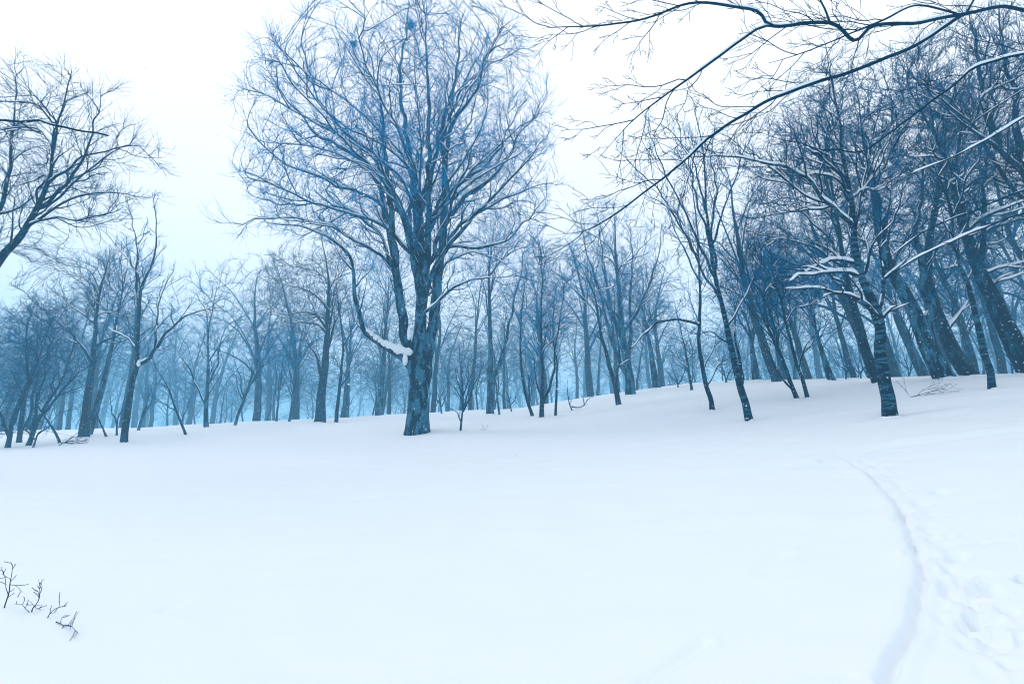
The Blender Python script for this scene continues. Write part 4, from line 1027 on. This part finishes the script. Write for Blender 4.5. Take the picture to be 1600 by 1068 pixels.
def far_tree(k, px, Y, sc, lean, rz, label, group):
    b = base_point(px, Y)
    tm, cm, h = FAR[k]
    r = bpy.data.objects.new('distant_tree', None); COL.objects.link(r)
    r.location = b; r.rotation_euler = (0.0, lean, 0.0); r.scale = (sc, sc, sc)
    mark(r, label, 'tree', None, group)
    for nm, me in (('trunk', tm), ('crown', cm)):
        o = bpy.data.objects.new(nm, me); COL.objects.link(o); o.parent = r; o.rotation_euler = (0, 0, rz)
rf = np.random.default_rng(77)
far_spots = []
for px in np.linspace(-120, 1720, 46):
    for Y in (rf.uniform(56, 78), rf.uniform(82, 120), rf.uniform(130, 190), rf.uniform(200, 320)):
        x = px + rf.normal(0, 16)
        k = int(rf.choice(5, p=[0.25, 0.15, 0.25, 0.15, 0.2]))
        far_spots.append((k, x, Y, rf.uniform(0.9, 1.2) * (1.15 if Y < 80 else 1.6 if Y < 125 else 2.0), (0.0 if x < 950 else -0.12) + rf.normal(0, 0.05), rf.uniform(0, 6.28)))
for s in far_spots:
    if s[2] < 80:
        far_tree(*s, 'pale bare tree standing beyond the crest of the snow slope', 'pale trees beyond the crest')
    else:
        far_tree(*s, 'palest bare tree almost lost in the haze at the back', 'palest trees at the back')

r2 = np.random.default_rng(5)
for px in list(np.linspace(-40, 200, 6)) + list(np.linspace(410, 1040, 11)):          # second row behind the clearing
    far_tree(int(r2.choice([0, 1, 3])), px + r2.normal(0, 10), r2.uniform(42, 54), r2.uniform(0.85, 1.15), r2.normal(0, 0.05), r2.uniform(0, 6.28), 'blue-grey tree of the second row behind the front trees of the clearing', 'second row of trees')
for px in np.linspace(1230, 1690, 12):                                                # the wood up the slope
    far_tree(int(r2.choice([0, 1, 3])), px + r2.normal(0, 10), r2.uniform(23, 34), r2.uniform(0.7, 1.05), -0.2 + r2.normal(0, 0.06), r2.uniform(0, 6.28), 'blue-grey tree filling the gaps behind the leaning trunks on the slope', 'trees behind the leaning trunks')
for k, px in enumerate(np.linspace(-60, 1660, 80)):
    x = px + rf.normal(0, 14); Y = rf.uniform(42, 95) if x < 1000 else rf.uniform(32, 85)
    b = base_point(x, Y)
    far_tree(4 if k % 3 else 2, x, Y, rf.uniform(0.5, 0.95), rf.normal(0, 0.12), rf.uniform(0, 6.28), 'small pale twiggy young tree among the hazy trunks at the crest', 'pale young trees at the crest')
# ------------------------------------------------------------------ falling snow
def build_flakes():
    rng = np.random.default_rng(9)
    n = 5200
    d = rng.uniform(2.2 ** 3, 16 ** 3, n) ** (1 / 3)
    px = rng.uniform(-40, 1640, n); py = rng.uniform(-30, 720, n)
    keep = []
    oc = np.array([(1, 0, 0), (0, 1, 0), (-1, 0, 0), (0, -1, 0), (0, 0, 1), (0, 0, -1)], float)
    fc = np.array([(0, 1, 4), (1, 2, 4), (2, 3, 4), (3, 0, 4), (1, 0, 5), (2, 1, 5), (3, 2, 5), (0, 3, 5)])
    V, Q, k = [], [], 0
    extra = [(1175, 331, 2.0, 0.012), (352, 150, 2.0, 0.006), (227, 108, 2.2, 0.004), (462, 445, 2.4, 0.006), (160, 500, 2.3, 0.008), (1215, 215, 2.2, 0.006), (545, 600, 2.6, 0.006), (1120, 560, 3.0, 0.006)]
    items = [(a, b, c, rng.uniform(0.003, 0.008) * (0.5 + 0.06 * c)) for a, b, c in zip(px, py, d)] + extra
    for a, b, c, s in items:
        p = P(a, b, c)
        if p[2] < gz(p[0], p[1]) + 0.05: continue
        st = np.array([rng.uniform(0.7, 1.5), rng.uniform(0.7, 1.3), rng.uniform(0.7, 1.3)])
        V.append(p + oc * s * st); Q.append(fc + k); k += 6
    o = obj_from('falling_snow', np.concatenate(V), np.concatenate(Q), 'snow')
    mark(o, 'white snowflakes drifting through the air in front of the trees', 'snow', 'stuff')
build_flakes()

# ------------------------------------------------------------------ haze
def build_haze():
    x, y0, y1, z0, z1 = 430.0, -430.0, 430.0, -7.5, 44.0
    V = np.array([(sx * x, sy, sz) for sz in (z0, z1) for sy in (y0, y1) for sx in (-1, 1)])
    Q = np.array([(0, 2, 3, 1), (4, 5, 7, 6), (0, 1, 5, 4), (2, 6, 7, 3), (0, 4, 6, 2), (1, 3, 7, 5)])
    m, n, l = new_mat('haze')
    out = n.new('ShaderNodeOutputMaterial'); pv = n.new('ShaderNodeVolumePrincipled')
    pv.inputs['Color'].default_value = HAZE_COLOR
    pv.inputs['Density'].default_value = HAZE_DENSITY
    pv.inputs['Anisotropy'].default_value = 0.0
    l.new(pv.outputs[0], out.inputs['Volume'])
    MAT['haze'] = m
    me = mesh_from('haze', V, Q, False); me.materials.append(m)
    o = bpy.data.objects.new('haze', me); COL.objects.link(o)
    mark(o, 'pale blue snow haze filling the air of the wood', 'haze', 'stuff')
build_haze()
print('TRIS', TRI[0], 'objects', len(SC.objects), 'time %.1f' % (time.time() - T0))
for c in sorted(COUNT, reverse=True)[:25]: print('COUNT', c)
for s in LOG: print('LOG', s)
